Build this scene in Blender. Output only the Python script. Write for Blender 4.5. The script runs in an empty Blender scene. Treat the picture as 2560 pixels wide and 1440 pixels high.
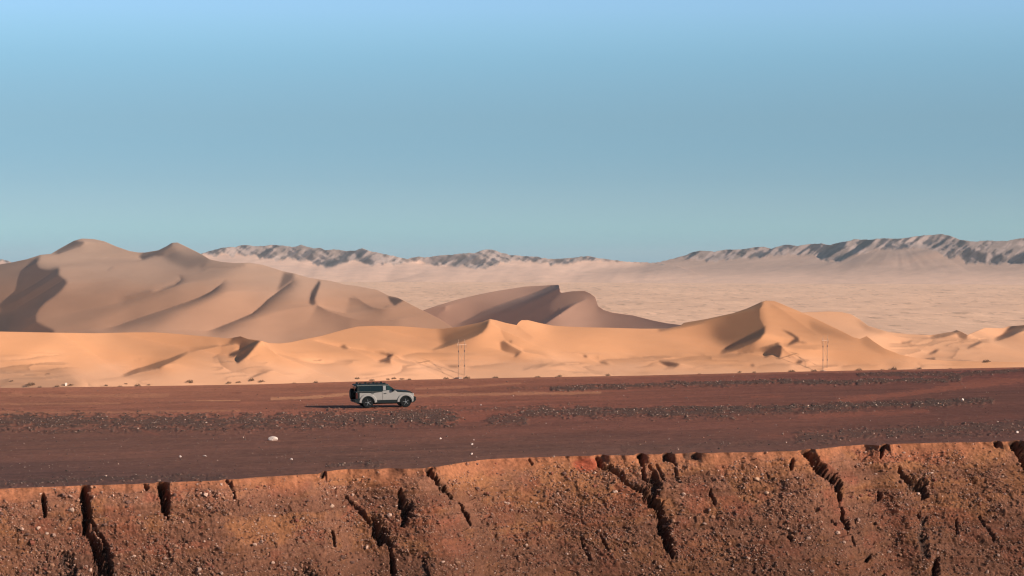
import bpy, math, random
import numpy as np
from mathutils import Vector, Matrix
S = bpy.context.scene
C = S.collection

# ------------------------------------------------------------------ camera, sky, sun, exposure
cam_data = bpy.data.cameras.new('camera')
cam = bpy.data.objects.new('camera', cam_data)
C.objects.link(cam)
cam.location = (0, 0, 10.44)
cam.rotation_euler = (math.radians(90), 0, 0)
cam_data.sensor_width = 36.0
cam_data.lens = 6022.0 * 36.0 / 2560.0
cam_data.shift_y = 60.0 / 2560.0 * -1.0
cam_data.clip_start = 1.0
cam_data.clip_end = 90000.0
S.camera = cam

SUN_DIR = Vector((0.803, -0.464, 0.375)).normalized()
w = bpy.data.worlds.new('World'); S.world = w; w.use_nodes = True
nt = w.node_tree; nt.nodes.clear()
sky = nt.nodes.new('ShaderNodeTexSky'); sky.sky_type = 'NISHITA'; sky.sun_disc = False
sky.sun_elevation = math.asin(SUN_DIR.z); sky.sun_rotation = math.radians(120)
sky.air_density = 1.0; sky.dust_density = 1.0; sky.ozone_density = 2.0
tc = nt.nodes.new('ShaderNodeTexCoord'); sp = nt.nodes.new('ShaderNodeSeparateXYZ')
nt.links.new(tc.outputs['Generated'], sp.inputs[0])
ramp = nt.nodes.new('ShaderNodeValToRGB')
mr = nt.nodes.new('ShaderNodeMapRange'); mr.inputs['From Min'].default_value = 0.0; mr.inputs['From Max'].default_value = 0.2
nt.links.new(sp.outputs['Z'], mr.inputs['Value']); nt.links.new(mr.outputs[0], ramp.inputs[0])
SKY_STOPS = [(0.0, (0.727, 1.22, 1.964)), (0.025, (0.717, 1.202, 1.885)), (0.05, (0.703, 1.178, 1.786)), (0.075, (0.677, 1.113, 1.665)), (0.1, (0.633, 0.993, 1.517)), (0.125, (0.586, 0.893, 1.388)), (0.15, (0.537, 0.82, 1.282)), (0.175, (0.493, 0.757, 1.188)), (0.2, (0.468, 0.721, 1.123)), (0.225, (0.448, 0.693, 1.066)), (0.25, (0.439, 0.673, 1.018)), (0.275, (0.441, 0.662, 0.977)), (0.3, (0.446, 0.657, 0.946)), (0.325, (0.457, 0.668, 0.945)), (0.35, (0.471, 0.685, 0.952)), (0.375, (0.488, 0.707, 0.966)), (0.4, (0.506, 0.734, 0.987)), (0.425, (0.531, 0.765, 1.013)), (0.45, (0.572, 0.808, 1.052)), (0.475, (0.618, 0.853, 1.096)), (0.5, (0.666, 0.894, 1.145)), (0.525, (0.714, 0.93, 1.198)), (0.55, (0.74, 0.948, 1.219)), (0.575, (0.726, 0.931, 1.182)), (0.6, (0.705, 0.909, 1.136)), (0.68, (0.637, 0.838, 0.987)), (0.76, (0.564, 0.74, 0.85)), (0.84, (0.49, 0.634, 0.718)), (0.92, (0.452, 0.564, 0.63)), (1.0, (0.422, 0.504, 0.555))]
while len(ramp.color_ramp.elements) < len(SKY_STOPS): ramp.color_ramp.elements.new(0.5)
for e, (p, c) in zip(ramp.color_ramp.elements, SKY_STOPS):
    e.position = p; e.color = (*c, 1)
mx = nt.nodes.new('ShaderNodeMix'); mx.data_type = 'RGBA'; mx.blend_type = 'MULTIPLY'; mx.inputs['Factor'].default_value = 1.0
bg = nt.nodes.new('ShaderNodeBackground'); bg.inputs['Strength'].default_value = 0.10
out = nt.nodes.new('ShaderNodeOutputWorld')
nt.links.new(sky.outputs[0], mx.inputs['A']); nt.links.new(ramp.outputs[0], mx.inputs['B'])
nt.links.new(mx.outputs['Result'], bg.inputs['Color']); nt.links.new(bg.outputs[0], out.inputs['Surface'])

sun_data = bpy.data.lights.new('sun', 'SUN'); sun_data.energy = 4.2; sun_data.angle = math.radians(0.5); sun_data.color = (1.0, 0.89, 0.77)
sun = bpy.data.objects.new('sun', sun_data); C.objects.link(sun)
sun.rotation_euler = SUN_DIR.to_track_quat('Z', 'Y').to_euler()

S.view_settings.view_transform = 'Standard'; S.view_settings.look = 'None'
S.view_settings.gamma = 1.0; S.view_settings.exposure = 0.5
S.cycles.use_denoising = True; S.cycles.filter_width = 1.2
S.cycles.max_bounces = 4; S.cycles.diffuse_bounces = 3; S.cycles.volume_bounces = 0
# ------------------------------------------------------------------ numeric terrain tools
F = 6022.0          # focal length in photograph pixels
HOR = 660.0         # eye-level row of the level camera
H = 10.44           # camera height over the gravel terrace (m)
PLAIN = -50.0       # level of the desert plain (m)
SUN = np.array([0.803, -0.464, 0.375]); SUN = SUN / np.linalg.norm(SUN)

_rs = np.random.RandomState(7)
_TAB = _rs.rand(256, 256)

def vnoise(x, y, seed=0):
    """smooth lattice noise in 0..1"""
    x = np.asarray(x, float) + seed * 17.31; y = np.asarray(y, float) + seed * 9.77
    xi = np.floor(x).astype(np.int64); yi = np.floor(y).astype(np.int64)
    fx = x - xi; fy = y - yi
    fx = fx * fx * fx * (fx * (fx * 6 - 15) + 10); fy = fy * fy * fy * (fy * (fy * 6 - 15) + 10)
    a = _TAB[xi & 255, yi & 255]; b = _TAB[(xi + 1) & 255, yi & 255]
    c = _TAB[xi & 255, (yi + 1) & 255]; d = _TAB[(xi + 1) & 255, (yi + 1) & 255]
    return (a * (1 - fx) + b * fx) * (1 - fy) + (c * (1 - fx) + d * fx) * fy

def fbm(x, y, octv=4, seed=0, gain=0.5):
    s = 0; a = 1; t = 0
    for i in range(octv):
        s = s + a * vnoise(x * 2 ** i, y * 2 ** i, seed + i * 3); t += a; a *= gain
    return s / t

def ss(a, b, x):
    t = np.clip((x - a) / (b - a), 0, 1)
    return t * t * (3 - 2 * t)

def lerp(pts, x):
    p = np.array(pts, float)
    return np.interp(x, p[:, 0], p[:, 1])

def seg_dist(pts, X, Y):
    """unsigned distance, side (+1 = left of travel on screen, y down) and position 0..1 along a polyline"""
    P = np.array(pts, float)
    best = np.full(X.shape, 1e9); side = np.zeros(X.shape); along = np.zeros(X.shape)
    lens = np.hypot(*(P[1:, :2] - P[:-1, :2]).T); tot = lens.sum(); acc = 0
    for (a, b, l) in zip(P[:-1], P[1:], lens):
        dx, dy = b[0] - a[0], b[1] - a[1]
        t = np.clip(((X - a[0]) * dx + (Y - a[1]) * dy) / (l * l + 1e-9), 0, 1)
        d = np.hypot(X - a[0] - t * dx, Y - a[1] - t * dy)
        cr = dx * (Y - a[1]) - dy * (X - a[0])
        m = d < best
        best = np.where(m, d, best); side = np.where(m, -np.sign(cr), side)
        along = np.where(m, (acc + t * l) / tot, along)
        acc += l
    return best, side, along

def poly_in(pts, X, Y):
    P = np.array(pts, float); ins = np.zeros(X.shape, bool)
    j = len(P) - 1
    for i in range(len(P)):
        xi, yi = P[i]; xj, yj = P[j]
        c = ((yi > Y) != (yj > Y)) & (X < (xj - xi) * (Y - yi) / (yj - yi + 1e-12) + xi)
        ins ^= c; j = i
    return ins

def blur(a, r):
    for ax in (0, 1):
        for _ in range(2):
            n = int(max(1, round(r)))
            pad = [(0, 0), (0, 0)]; pad[ax] = (n + 1, n)
            c = np.cumsum(np.pad(a, pad, mode='edge'), axis=ax)
            if ax == 0: a = (c[2 * n + 1:] - c[:-2 * n - 1]) / (2 * n + 1)
            else: a = (c[:, 2 * n + 1:] - c[:, :-2 * n - 1]) / (2 * n + 1)
    return a

def crop_map(off, pts):
    """points noted in an enlarged view of the photograph back to its own pixels"""
    k = 860 / 2560.0
    return [(off + k * p[0], 560 + k * p[1]) + tuple(p[2:]) for p in pts]

def shepard(pts, X, Y, sx=60.0, sy=22.0):
    num = 0; den = 1e-9
    for (x, y, v) in pts:
        w = np.exp(-(((X - x) / sx) ** 2 + ((Y - y) / sy) ** 2) / 2) + 1e-3 / (1 + ((X - x) / sx) ** 2 + ((Y - y) / sy) ** 2) ** 2
        num = num + w * v; den = den + w
    return num / den

def shade_pq(p, q, U, W):
    """cosine to the sun, and its derivatives, of a surface with log-distance gradient (p, q)"""
    b = -(1 + p * U + q * W)
    n2 = p * p + b * b + q * q; n = np.sqrt(n2)
    nl = (p * SUN[0] + b * SUN[1] + q * SUN[2]) / n
    gp = (SUN[0] - U * SUN[1]) / n - nl * (p - b * U) / n2
    gq = (SUN[2] - W * SUN[1]) / n - nl * (q - b * W) / n2
    return nl, gp, gq

def grad_c(L, d):
    a, b, c, e = L[:-1, :-1], L[:-1, 1:], L[1:, :-1], L[1:, 1:]
    return (b - a + e - c) / (2 * d), -(c - a + e - b) / (2 * d)

def div_c(p, q, d):
    out = np.zeros((p.shape[0] + 1, p.shape[1] + 1))
    out[:-1, :-1] += -p + q; out[:-1, 1:] += p + q
    out[1:, :-1] += -p - q; out[1:, 1:] += p - q
    return out / (2 * d)

def inv_lap(R, d, soft):
    ny, nx = R.shape
    E = np.concatenate([R, R[:, ::-1]], 1); E = np.concatenate([E, E[::-1]], 0)
    kx = np.arange(nx + 1)[None, :] * np.pi / nx; ky = np.fft.fftfreq(2 * ny)[:, None] * 2 * np.pi
    lam = (4 - 2 * np.cos(kx) - 2 * np.cos(ky)); 
    den = lam + soft * lam * lam; den[0, 0] = 1
    Z = np.fft.rfft2(E) / den * d * d; Z[0, 0] = 0
    return np.fft.irfft2(Z, s=(2 * ny, 2 * nx))[:ny, :nx]

def resize(a, shape):
    yi = np.linspace(0, a.shape[0] - 1, shape[0]); xi = np.linspace(0, a.shape[1] - 1, shape[1])
    y0 = np.minimum(yi.astype(int), a.shape[0] - 2); x0 = np.minimum(xi.astype(int), a.shape[1] - 2)
    fy = (yi - y0)[:, None]; fx = (xi - x0)[None, :]
    A = a[y0][:, x0]; B = a[y0][:, x0 + 1]; C = a[y0 + 1][:, x0]; D = a[y0 + 1][:, x0 + 1]
    return (A * (1 - fx) + B * fx) * (1 - fy) + (C * (1 - fx) + D * fx) * fy

def solve_relief(X, Y, T, step, sy0=0.38, smin=0.1, smax=0.8, lim=0.9, levels=(4, 2, 1), its=(150, 120, 80), rho=(.05, .02, .01), tau=.7):
    """find a landform (log distance over the view) whose slopes take the sun as T asks"""
    sy0 = sy0 if np.ndim(sy0) else np.full(X.shape, float(sy0))
    L = None
    for lv, nit, rh in zip(levels, its, rho):
        sh = (X.shape[0] // lv, X.shape[1] // lv)
        Xl, Yl = resize(X, sh), resize(Y, sh)
        if lv > 1: Tl = resize(blur(T, lv * .5), sh)
        else: Tl = T
        sl = resize(sy0, sh)
        dx = (X[0, -1] - X[0, 0]) / (sh[1] - 1) / F
        c = lambda a: (a[:-1, :-1] + a[1:, :-1] + a[:-1, 1:] + a[1:, 1:]) / 4
        U = c((Xl - 1280) / F); W = c((HOR - Yl) / F); Tc = c(Tl); q0 = 1 / (c(sl) - W)
        qmin = 1 / smax; qmax = 1 / (smin - W)
        if L is None: L = inv_lap(div_c(0 * q0, q0, dx), dx, 0)
        else: L = resize(L, sh)
        V = 0
        for it in range(nit):
            p, q = grad_c(L, dx)
            nl, gp, gq = shade_pq(p, q, U, W)
            e = Tc - nl
            e = np.where((Tc <= 0.03) & (nl < Tc), 0, e)
            g2 = gp * gp + gq * gq + 0.004
            dp = np.clip(e * gp / g2, -1.5, 1.5) - rh * p
            dq = np.clip(e * gq / g2, -1.5, 1.5) + rh * (q0 - q)
            dq = dq + .5 * np.maximum(0, qmin - q) - .5 * np.maximum(0, q - qmax)
            pl = lim * np.maximum(q, qmin)
            dp = dp - .5 * np.sign(p) * np.maximum(0, np.abs(p) - pl)
            G = inv_lap(div_c(dp, dq, dx), dx, .04)
            V = .6 * V + tau * G * .6
            L = L + V
    return L

def paint(X, Y, base, polys=(), strokes=(), sx=60.0, sy=22.0, step=2.0):
    T = shepard(base, X, Y, sx, sy) if np.ndim(base) else np.full(X.shape, float(base))
    for st in strokes:                      # (points, side, value, width[, strength])
        pts, sd, val, w = st[:4]; k = st[4] if len(st) > 4 else 1.0
        x0 = min(p[0] for p in pts) - 4 * w; x1 = max(p[0] for p in pts) + 4 * w
        c0, c1 = np.searchsorted(X[0], [x0, x1])
        if c1 <= c0: continue
        Xs, Ys = X[:, c0:c1], Y[:, c0:c1]
        d, side, al = seg_dist(pts, Xs, Ys)
        end = np.minimum(ss(0, 0.12, al), ss(1.0, 0.8, al)) if True else 1
        m = k * np.exp(-(d / w) ** 1.3) * (side == sd) * np.clip(end + 0.0, 0, 1)
        T[:, c0:c1] = T[:, c0:c1] * (1 - m) + val * m
    for po in polys:                        # (points, value, feather)
        pts, val, fe = po
        x0 = min(p[0] for p in pts) - 3 * fe - 4; x1 = max(p[0] for p in pts) + 3 * fe + 4
        c0, c1 = np.searchsorted(X[0], [x0, x1])
        if c1 <= c0: continue
        m = poly_in(pts, X[:, c0:c1], Y[:, c0:c1]).astype(float)
        if fe / step >= 0.6: m = blur(m, fe / step)
        T[:, c0:c1] = T[:, c0:c1] * (1 - m) + val * m
    return T
# ------------------------------------------------------------------ landforms read off the photograph
C2 = lambda *p: crop_map(0, p)
C3 = lambda *p: crop_map(860, p)
C4 = lambda *p: crop_map(1700, p)

def dune_far_left():
    sil = C2((-400,400),(-200,340),(0,300),(100,283),(200,262),(300,230),(380,222),(450,180),(550,125),(610,108),(700,112),(780,130),(860,165),(960,200),(1030,212),
             (1080,212),(1180,195),(1240,165),(1280,140),(1320,137),(1400,175),(1500,225),(1560,262),(1640,280),(1740,290),(1860,288),
             (1960,305),(2100,350),(2190,368),(2300,400),(2400,415),(2470,425),(2560,450)) + \
          C3((100,462),(250,492),(330,532),(400,548),(445,570),(500,600),(580,640),(700,700),(860,800),(900,820))
    base = C2((-300,500,.25),(0,400,.17),(0,700,.20),(130,600,.12),(600,200,.46),(800,250,.42),(600,400,.38),(500,600,.25),(700,640,.21),(350,700,.30),(600,740,.26),(1000,400,.40),(1100,560,.27),(1100,640,.28),(800,540,.27),
              (900,760,.42),(1500,350,.33),(1600,620,.50),(1850,450,.50),(1800,720,.52),(2250,500,.53),(2060,620,.36),(1500,540,.34),(2200,700,.38),(2450,500,.5),
              (2400,750,.42),(2500,640,.35),(1400,770,.48),(1900,790,.5),(1000,270,.42),(1330,300,.36)) + \
           C3((50,500,.5),(200,520,.48),(150,600,.33),(100,680,.34),(300,700,.30),(500,650,.35),(300,760,.4),(420,620,.42))
    polys = [
        (C2((300,230),(270,300),(290,335),(360,340),(440,322),(435,380),(500,430),(460,490),(400,540),(350,570),(290,630),(262,680),(270,730),(330,760),(400,790),(400,840),
            (40,840),(90,720),(110,650),(150,540),(170,420),(190,340),(230,280)), -.06, 2.5),
        (C2((385,222),(450,180),(550,125),(615,128),(632,140),(600,165),(520,190),(440,218)), .03, 1.5),
        (C2((1030,240),(1080,205),(1180,190),(1240,160),(1285,135),(1270,190),(1210,235),(1150,240),(1060,266)), .0, 2),
        (C2((1285,140),(1310,200),(1380,235),(1500,240),(1570,262),(1540,300),(1400,335),(1270,285),(1205,235)), .17, 6),
        (C2((2375,420),(2315,505),(2300,590),(2330,605),(2348,590),(2345,550),(2385,440)), .0, 2),
        (C2((2110,360),(2190,366),(2178,420),(2100,480),(2060,500),(2090,430)), .16, 4),
        (C3((325,538),(400,548),(447,570),(375,607),(345,580)), .0, 2),
    ]
    strokes = [
        (C2((1335,360),(1335,410),(1290,445),(1200,475),(1100,500),(950,540),(840,565)), +1, -.02, 11),
        (C2((1345,380),(1342,420),(1300,455),(1210,485),(1110,510)), -1, .50, 9, .8), (C2((1700,410),(1650,460),(1570,520),(1490,560),(1410,590),(1280,630),(1010,720)), -1, .52, 14, .8),
        (C2((2195,380),(2180,440),(2090,505),(2010,565),(1940,630),(1880,680),(1710,750)), -1, .56, 16, .8), (C2((2350,600),(2450,640),(2600,670)), +1, .58, 16, .7),
        (C2((1690,395),(1640,450),(1560,510),(1480,550),(1400,580),(1270,620),(1000,710),(730,790)), +1, .0, 15),
        (C2((1850,310),(1690,330),(1560,330),(1450,380)), -1, .2, 12, .7),
        (C2((2190,368),(2170,430),(2080,495),(2000,555),(1930,620),(1870,670),(1700,740),(1500,810)), +1, .03, 18),
        (C2((2345,595),(2440,650),(2560,690),(2650,710)), -1, .14, 26),
        (C2((840,310),(790,345)), +1, .3, 5),
        (C2((1530,290),(1480,320)), +1, .1, 4),
        (C2((430,330),(480,440),(600,445),(780,430),(950,400)), -1, .28, 18, .6),
        (C3((345,590),(260,640),(120,570),(60,520)), +1, .28, 16),
        (C3((-60,670),(0,690),(130,722),(300,720),(460,705)), -1, .18, 14), (C3((20,545),(110,560),(200,620),(330,640)), -1, .16, 14, .9),
    ]
    return dict(sil=sil, bot=900, x=(-130, 1170), y=(585, 905), base=base, polys=polys, strokes=strokes, r0=1760.0, anchor=855, sx=42, sy=24, sy0=.42, gam=1.15)

def dune_middle():
    sil = C3((330,790),(440,700),(520,657),(580,645),(700,605),(850,560),(1000,525),(1100,505),(1200,488),(1350,465),(1500,457),(1592,451),(1602,456),(1583,482),(1592,505),(1620,512),
             (1700,500),(1790,497),(1830,515),(1868,543),(1872,552),(1890,610),(1930,638),(2000,660),(2150,680),(2300,718),(2400,738),(2500,750),(2700,800))
    sil = [p for i, p in enumerate(sil) if i == 0 or p[0] > sil[i-1][0] - 8]
    sil2 = [sil[0]]
    for p in sil[1:]:
        sil2.append((max(p[0], sil2[-1][0] + 1.2), p[1]))
    base = C3((600,720,.22),(500,760,.24),(900,600,.36),(1200,520,.38),(1450,480,.34),(1000,640,.32),(700,640,.34),(1300,500,.38),(1650,720,.52),(1700,690,.52),(1750,650,.46),(1850,640,.26),(1950,720,.14),
              (2100,720,.12),(2300,745,.14),(2500,765,.06),(1600,770,.4),(1800,760,.3),(700,700,.2))
    polys = [
        (C3((430,712),(440,690),(520,652),(600,640),(760,615),(750,640),(680,680),(560,703)), -.02, 2),
        (C3((770,775),(1000,662),(1200,592),(1400,528),(1560,462),(1600,440),(1620,480),(1700,480),(1800,480),(1900,540),(1850,553),(1800,560),(1730,592),(1640,650),(1490,750),(1490,800),(770,800)), -.14, 1.5),
        (C3((1620,512),(1700,500),(1790,490),(1870,545),(1800,560),(1740,590),(1640,600),(1560,640),(1490,640)), .03, 6),
    ]
    strokes = [(C3((1870,560),(1925,630),(2000,655),(2150,677),(2300,715),(2400,735),(2600,770)), -1, .03, 14)]
    return dict(sil=sil2, bot=860, x=(950, 1780), y=(700, 865), base=base, polys=polys, strokes=strokes, r0=1930.0, anchor=820, sx=34, sy=18, sy0=.42, gam=1.0)

def dune_right_back():
    sil = C4((760,720),(880,660),(950,655),(1000,655),(1100,650),(1200,655),(1270,670),(1340,712),(1400,758),(1550,803),(1700,820),(1860,826),(1900,822),(1960,812),(2030,800),(2060,789),
             (2090,800),(2140,825),(2200,800),(2270,772),(2400,775),(2440,762),(2560,752),(2800,740),(3000,760))
    base = C4((1150,700,.6),(1050,690,.62),(1300,760,.66),(1250,820,.6),(1450,880,.85),(1600,900,.8),(1700,950,.8),(1800,900,.58),(2000,900,.55),(2250,830,.75),(2300,950,.6),(2450,900,.65),
              (2100,1000,.6),(1700,850,.62),(2700,850,.6),(2560,1000,.62),(2400,1000,.6),(1900,1000,.55))
    polys = [
        (C4((1860,842),(1900,822),(2030,803),(2062,785),(2145,822),(2130,852),(2080,846),(2060,815),(1960,840),(1870,848)), .0, 1.5),
        (C4((2338,858),(2400,820),(2440,775),(2480,750),(2700,740),(2700,770),(2560,788),(2480,830),(2370,862)), -.1, 1.5),
        (C4((2130,928),(2200,885),(2255,866),(2225,892),(2150,924)), .05, 1.2),
        (C4((1635,882),(1700,877),(1738,860),(1705,888),(1650,888)), .15, 1.5),
        (C4((1835,975),(1900,938),(1928,932),(1905,958)), .03, 1.2),
        (C4((1755,1040),(1840,1003),(1900,998),(1895,1020),(1840,1042)), -.02, 1.2),
        (C4((2265,1030),(2285,1022),(2305,1030),(2285,1036)), .0, 1),
        (C4((1300,700),(1360,735),(1450,785),(1560,805),(1480,812),(1380,790)), .42, 5),
    ]
    strokes = [(C4((2060,870),(2140,850),(2270,862),(2330,858)), -1, .4, 8),
               (C4((1895,1000),(1990,1018),(2200,1012)), -1, .42, 5),
               (C4((1860,850),(1780,880),(1700,930)), -1, .5, 14, .7)]
    return dict(sil=sil, bot=960, x=(1950, 2700), y=(760, 965), base=base, polys=polys, strokes=strokes, r0=1400.0, anchor=925, sx=38, sy=14, sy0=.36, saw=(830,))

def dune_front():
    sil = C2((-500,830),(0,800),(400,808),(700,812),(1000,806),(1150,806),(1300,816),(1450,830),(1600,842),(1700,852),(1735,846),(1790,835),(1850,856),(1940,868),(2000,885),(2080,889),(2160,880),(2250,860),(2400,830),(2560,785)) + \
          C3((100,762),(250,757),(420,760),(550,770),(650,779),(750,778),(850,765),(950,745),(1030,728),(1073,709),(1085,706),(1130,715),(1200,735),(1285,752),(1297,733),(1320,715),(1370,715),
             (1450,735),(1550,755),(1650,762),(1800,768),(2000,772),(2200,778),(2400,778),(2500,758)) + \
          C4((30,735),(200,706),(400,662),(500,628),(600,583),(640,569),(700,573),(740,588),(900,655),(1000,700),(1100,748),(1200,795),(1290,842),(1340,855),(1365,845),(1390,834),(1440,872),(1520,925),(1640,972),(1800,1004),(2000,1018),(2560,1030),(2800,1040))
    base = C2((-300,950,.7),(0,950,.78),(300,1000,.8),(150,860,.7),(600,900,.75),(900,950,.68),(1300,880,.55),(1100,850,.6),(1500,900,.5),(1500,1000,.62),(1400,1100,.7),(2000,950,.76),(2200,920,.72),
              (2300,1050,.8),(2500,980,.66),(1700,1130,.66),(100,1150,.45),(-200,1150,.45),(350,1150,.5),(600,1060,.74),(800,1160,.7),(2050,1150,.68),(2560,880,.6),(2350,900,.6),(2400,1150,.66)) + \
           C3((100,850,.6),(400,800,.58),(600,830,.5),(400,900,.65),(1150,780,.76),(1200,850,.66),(1350,820,.8),(1450,900,.76),(1700,900,.68),(2000,850,.65),(1900,950,.7),(2300,900,.62),(900,1000,.62),
              (600,1000,.7),(1100,1000,.6),(1300,1050,.55),(200,1080,.72),(1500,1110,.6),(2000,1100,.6),(550,1060,.74),(1700,800,.6),(2300,1080,.6),(800,950,.6)) + \
           C4((100,850,.65),(250,800,.42),(400,780,.28),(700,700,.62),(800,650,.58),(700,850,.7),(900,800,.6),(900,960,.85),(1000,1000,.78),(600,1050,.6),(1100,830,.48),(1200,1000,.65),
              (1300,930,.5),(1400,1050,.65),(1600,1050,.6),(2000,1080,.6),(2300,1080,.6),(300,1050,.6),(800,740,.52),(1000,900,.6),(1000,760,.5),(1200,930,.52))
    polys = [
        (C2((900,1133),(1000,1085),(1150,1038),(1250,1012),(1320,982),(1410,950),(1340,992),(1240,1042),(1190,1075),(1130,1082),(1060,1092),(960,1122)), -.04, 1.2),
        (C2((1635,907),(1700,880),(1740,840),(1790,825),(1850,850),(1945,862),(1900,912),(1860,960),(1820,1000),(1768,1038),(1756,1022),(1800,960),(1740,988),(1700,986),(1705,965),(1780,935),(1790,905),(1760,890),(1700,897)), -.1, 1.2),
        (C2((1845,1152),(1920,1112),(2040,1083),(1980,1108),(1900,1135)), .1, 1.2),
        (C2((335,1122),(350,1108),(375,1108),(370,1120)), .05, .8),
        (C3((1087,700),(1066,760),(1030,808),(960,845),(880,872),(760,908),(655,938),(740,900),(830,858),(900,830),(980,790),(1025,740)), -.05, 1.5),
        (C3((225,953),(330,963),(372,970),(342,1000),(347,1037),(245,1024),(320,995),(325,978)), .03, 1.2),
        (C3((1160,882),(1190,870),(1232,902),(1325,950),(1290,982),(1262,993),(1280,965),(1205,950),(1172,935)), .06, 1.8),
        (C3((745,1048),(790,1053),(865,1056),(862,1064),(790,1066)), .2, 1),
        (C3((2340,1024),(2400,1022),(2505,1040),(2465,1062),(2408,1060)), -.04, 1.2),
        (C3((1890,1022),(1930,1024),(1978,1042),(1920,1040)), .15, 1.2),
        (C3((1780,978),(1800,976),(1812,990),(1792,994)), .1, 1.2),
        (C3((1230,870),(1248,865),(1250,880),(1236,884)), .2, 1),
        (C3((1395,1082),(1470,1048),(1570,1026),(1480,1060)), .3, 1.6),
        (C3((-30,915),(0,900),(35,925),(0,930)), .2, 1.5),
        (C4((295,963),(350,912),(450,858),(540,808),(600,768),(634,762),(632,805),(600,852),(540,892),(430,932)), -.1, 1.2),
        (C4((-160,760),(0,732),(200,703),(400,660),(500,625),(615,570),(610,600),(540,625),(400,685),(200,738),(0,768),(-160,790)), .02, 3),
        (C4((230,760),(400,680),(590,590),(600,700),(628,765),(560,805),(440,870),(330,890),(250,830)), .12, 11),
        (C3((740,775),(900,765),(1060,725),(1060,765),(1000,820),(880,865),(790,870),(740,830)), .14, 9),
        (C4((415,963),(520,928),(590,922),(700,898),(730,887),(755,908),(756,960),(735,994),(690,970),(625,992),(650,960),(590,946)), -.1, 1.2),
        (C4((755,783),(830,812),(884,848),(882,872),(960,886),(870,882),(795,907),(830,870),(858,850)), .0, 1.2),
        (C4((855,1040),(880,1013),(918,1020),(900,1036)), .0, 1.2),
        (C4((520,1050),(540,1040),(560,1055),(540,1062)), .2, 1.5),
        (C4((960,720),(1100,770),(1340,862),(1250,862),(1050,822),(980,782)), .36, 5),
        (C4((1330,862),(1390,832),(1450,885),(1540,940),(1700,990),(1500,965),(1400,925)), .36, 5),
    ]
    strokes = [
        (C3((1085,708),(1062,765),(1000,825),(880,872),(700,925)), -1, .02, 62),
        (C4((630,575),(592,640),(592,700),(628,765),(600,850),(500,915)), -1, .05, 74),
        (C2((1600,960),(1645,1050),(1720,1097),(1850,1117),(1980,1102),(2045,1083)), +1, .38, 14),
        (C2((1570,1000),(1650,950),(1760,915)), -1, .4, 9),
        (C2((0,1085),(250,1108),(400,1112),(520,1135),(660,1172)), -1, .42, 20),
        (C2((1500,840),(1640,905),(1560,925),(1400,955)), -1, .45, 26, .8),
        (C2((1945,870),(2050,960),(2200,1000),(2400,1040),(2560,1040)), -1, .55, 14, .6),
        (C3((410,985),(520,960),(700,955),(850,960)), -1, .5, 12),
        (C3((1150,760),(1200,860),(1320,950),(1450,970),(1560,1010)), +1, .5, 16, .7),
        (C3((1240,905),(1290,930),(1340,950)), +1, .85, 5),
        (C3((1290,750),(1330,790),(1420,850)), -1, .62, 10, .6),
        (C3((900,1060),(1100,1045),(1300,1005),(1450,1020)), -1, .45, 10),
        (C3((1980,1035),(1900,1010),(2100,1000),(2350,1010)), -1, .5, 9),
        (C4((650,575),(760,640),(900,740),(1000,810),(1080,850)), -1, .42, 14, .7),
        (C4((750,900),(780,940),(870,1000),(980,1015)), -1, .4, 9),
        (C3((-250,860),(-100,900),(60,925),(225,955)), +1, .85, 10, .7), (C3((370,972),(300,925),(180,930)), +1, .78, 10, .6), (C3((372,970),(430,1010),(560,1040),(700,1050)), +1, .82, 9, .8), (C3((372,970),(430,1010),(560,1040)), -1, .5, 9, .8),
        (C3((640,940),(760,960),(900,965),(1000,955)), -1, .5, 8, .8), (C3((700,1010),(860,1015),(960,1000)), -1, .5, 6, .6),
        (C3((1500,1040),(1400,1070),(1320,1100)), -1, .4, 7, .9), (C3((1700,1110),(1850,1112),(1950,1125)), +1, .42, 6, .7), (C3((2100,1010),(2340,1000),(2560,985)), +1, .5, 8, .8),
        (C4((-100,1010),(100,985),(300,975),(420,965)), -1, .5, 10, .8), (C4((560,1060),(700,1035),(850,1045)), -1, .45, 7, .8), (C4((150,1080),(350,1062),(520,1055)), +1, .5, 7, .7),
        (C4((1180,1060),(1300,1042),(1500,1048)), -1, .42, 7, .8), (C4((1500,1010),(1700,1040),(2000,1046),(2300,1040)), -1, .45, 7, .7), (C4((900,1075),(1050,1062),(1200,1060)), +1, .48, 6, .6),
        (C2((2200,1010),(2350,1040),(2450,1042),(2520,1020)), +1, .85, 8, .7), (C2((700,1160),(900,1135),(1100,1110),(1300,1100)), -1, .55, 8, .6), (C2((1400,960),(1500,935),(1640,910)), +1, .3, 7, .8),
        (C4((750,905),(900,930),(1050,940)), +1, .48, 10),
        (C4((800,905),(1000,900),(1300,870)), -1, .5, 9, .8),
    ]
    return dict(sil=sil, bot=1010, x=(-180, 2740), y=(740, 1015), base=base, polys=polys, strokes=strokes, r0=1150.0, anchor=962, sx=36, sy=16, sy0=.34, saw=(872,))

def DIAG(X, Y):
    return ss(-90, 60, (X - 1640) + (Y - 655) * 5.5)

def rock_texture(X, Y, seed, ang=0.62):
    ca, sa = np.cos(ang), np.sin(ang)
    a = (X * ca - Y * sa); b = (X * sa + Y * ca)
    n = fbm(a / 30 + 0.6 * fbm(X / 40, Y / 30, 2, seed + 9), b / 8, 5, seed, .62)
    m = fbm(X / 60, Y / 25, 2, seed + 5)
    return n, m

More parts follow.
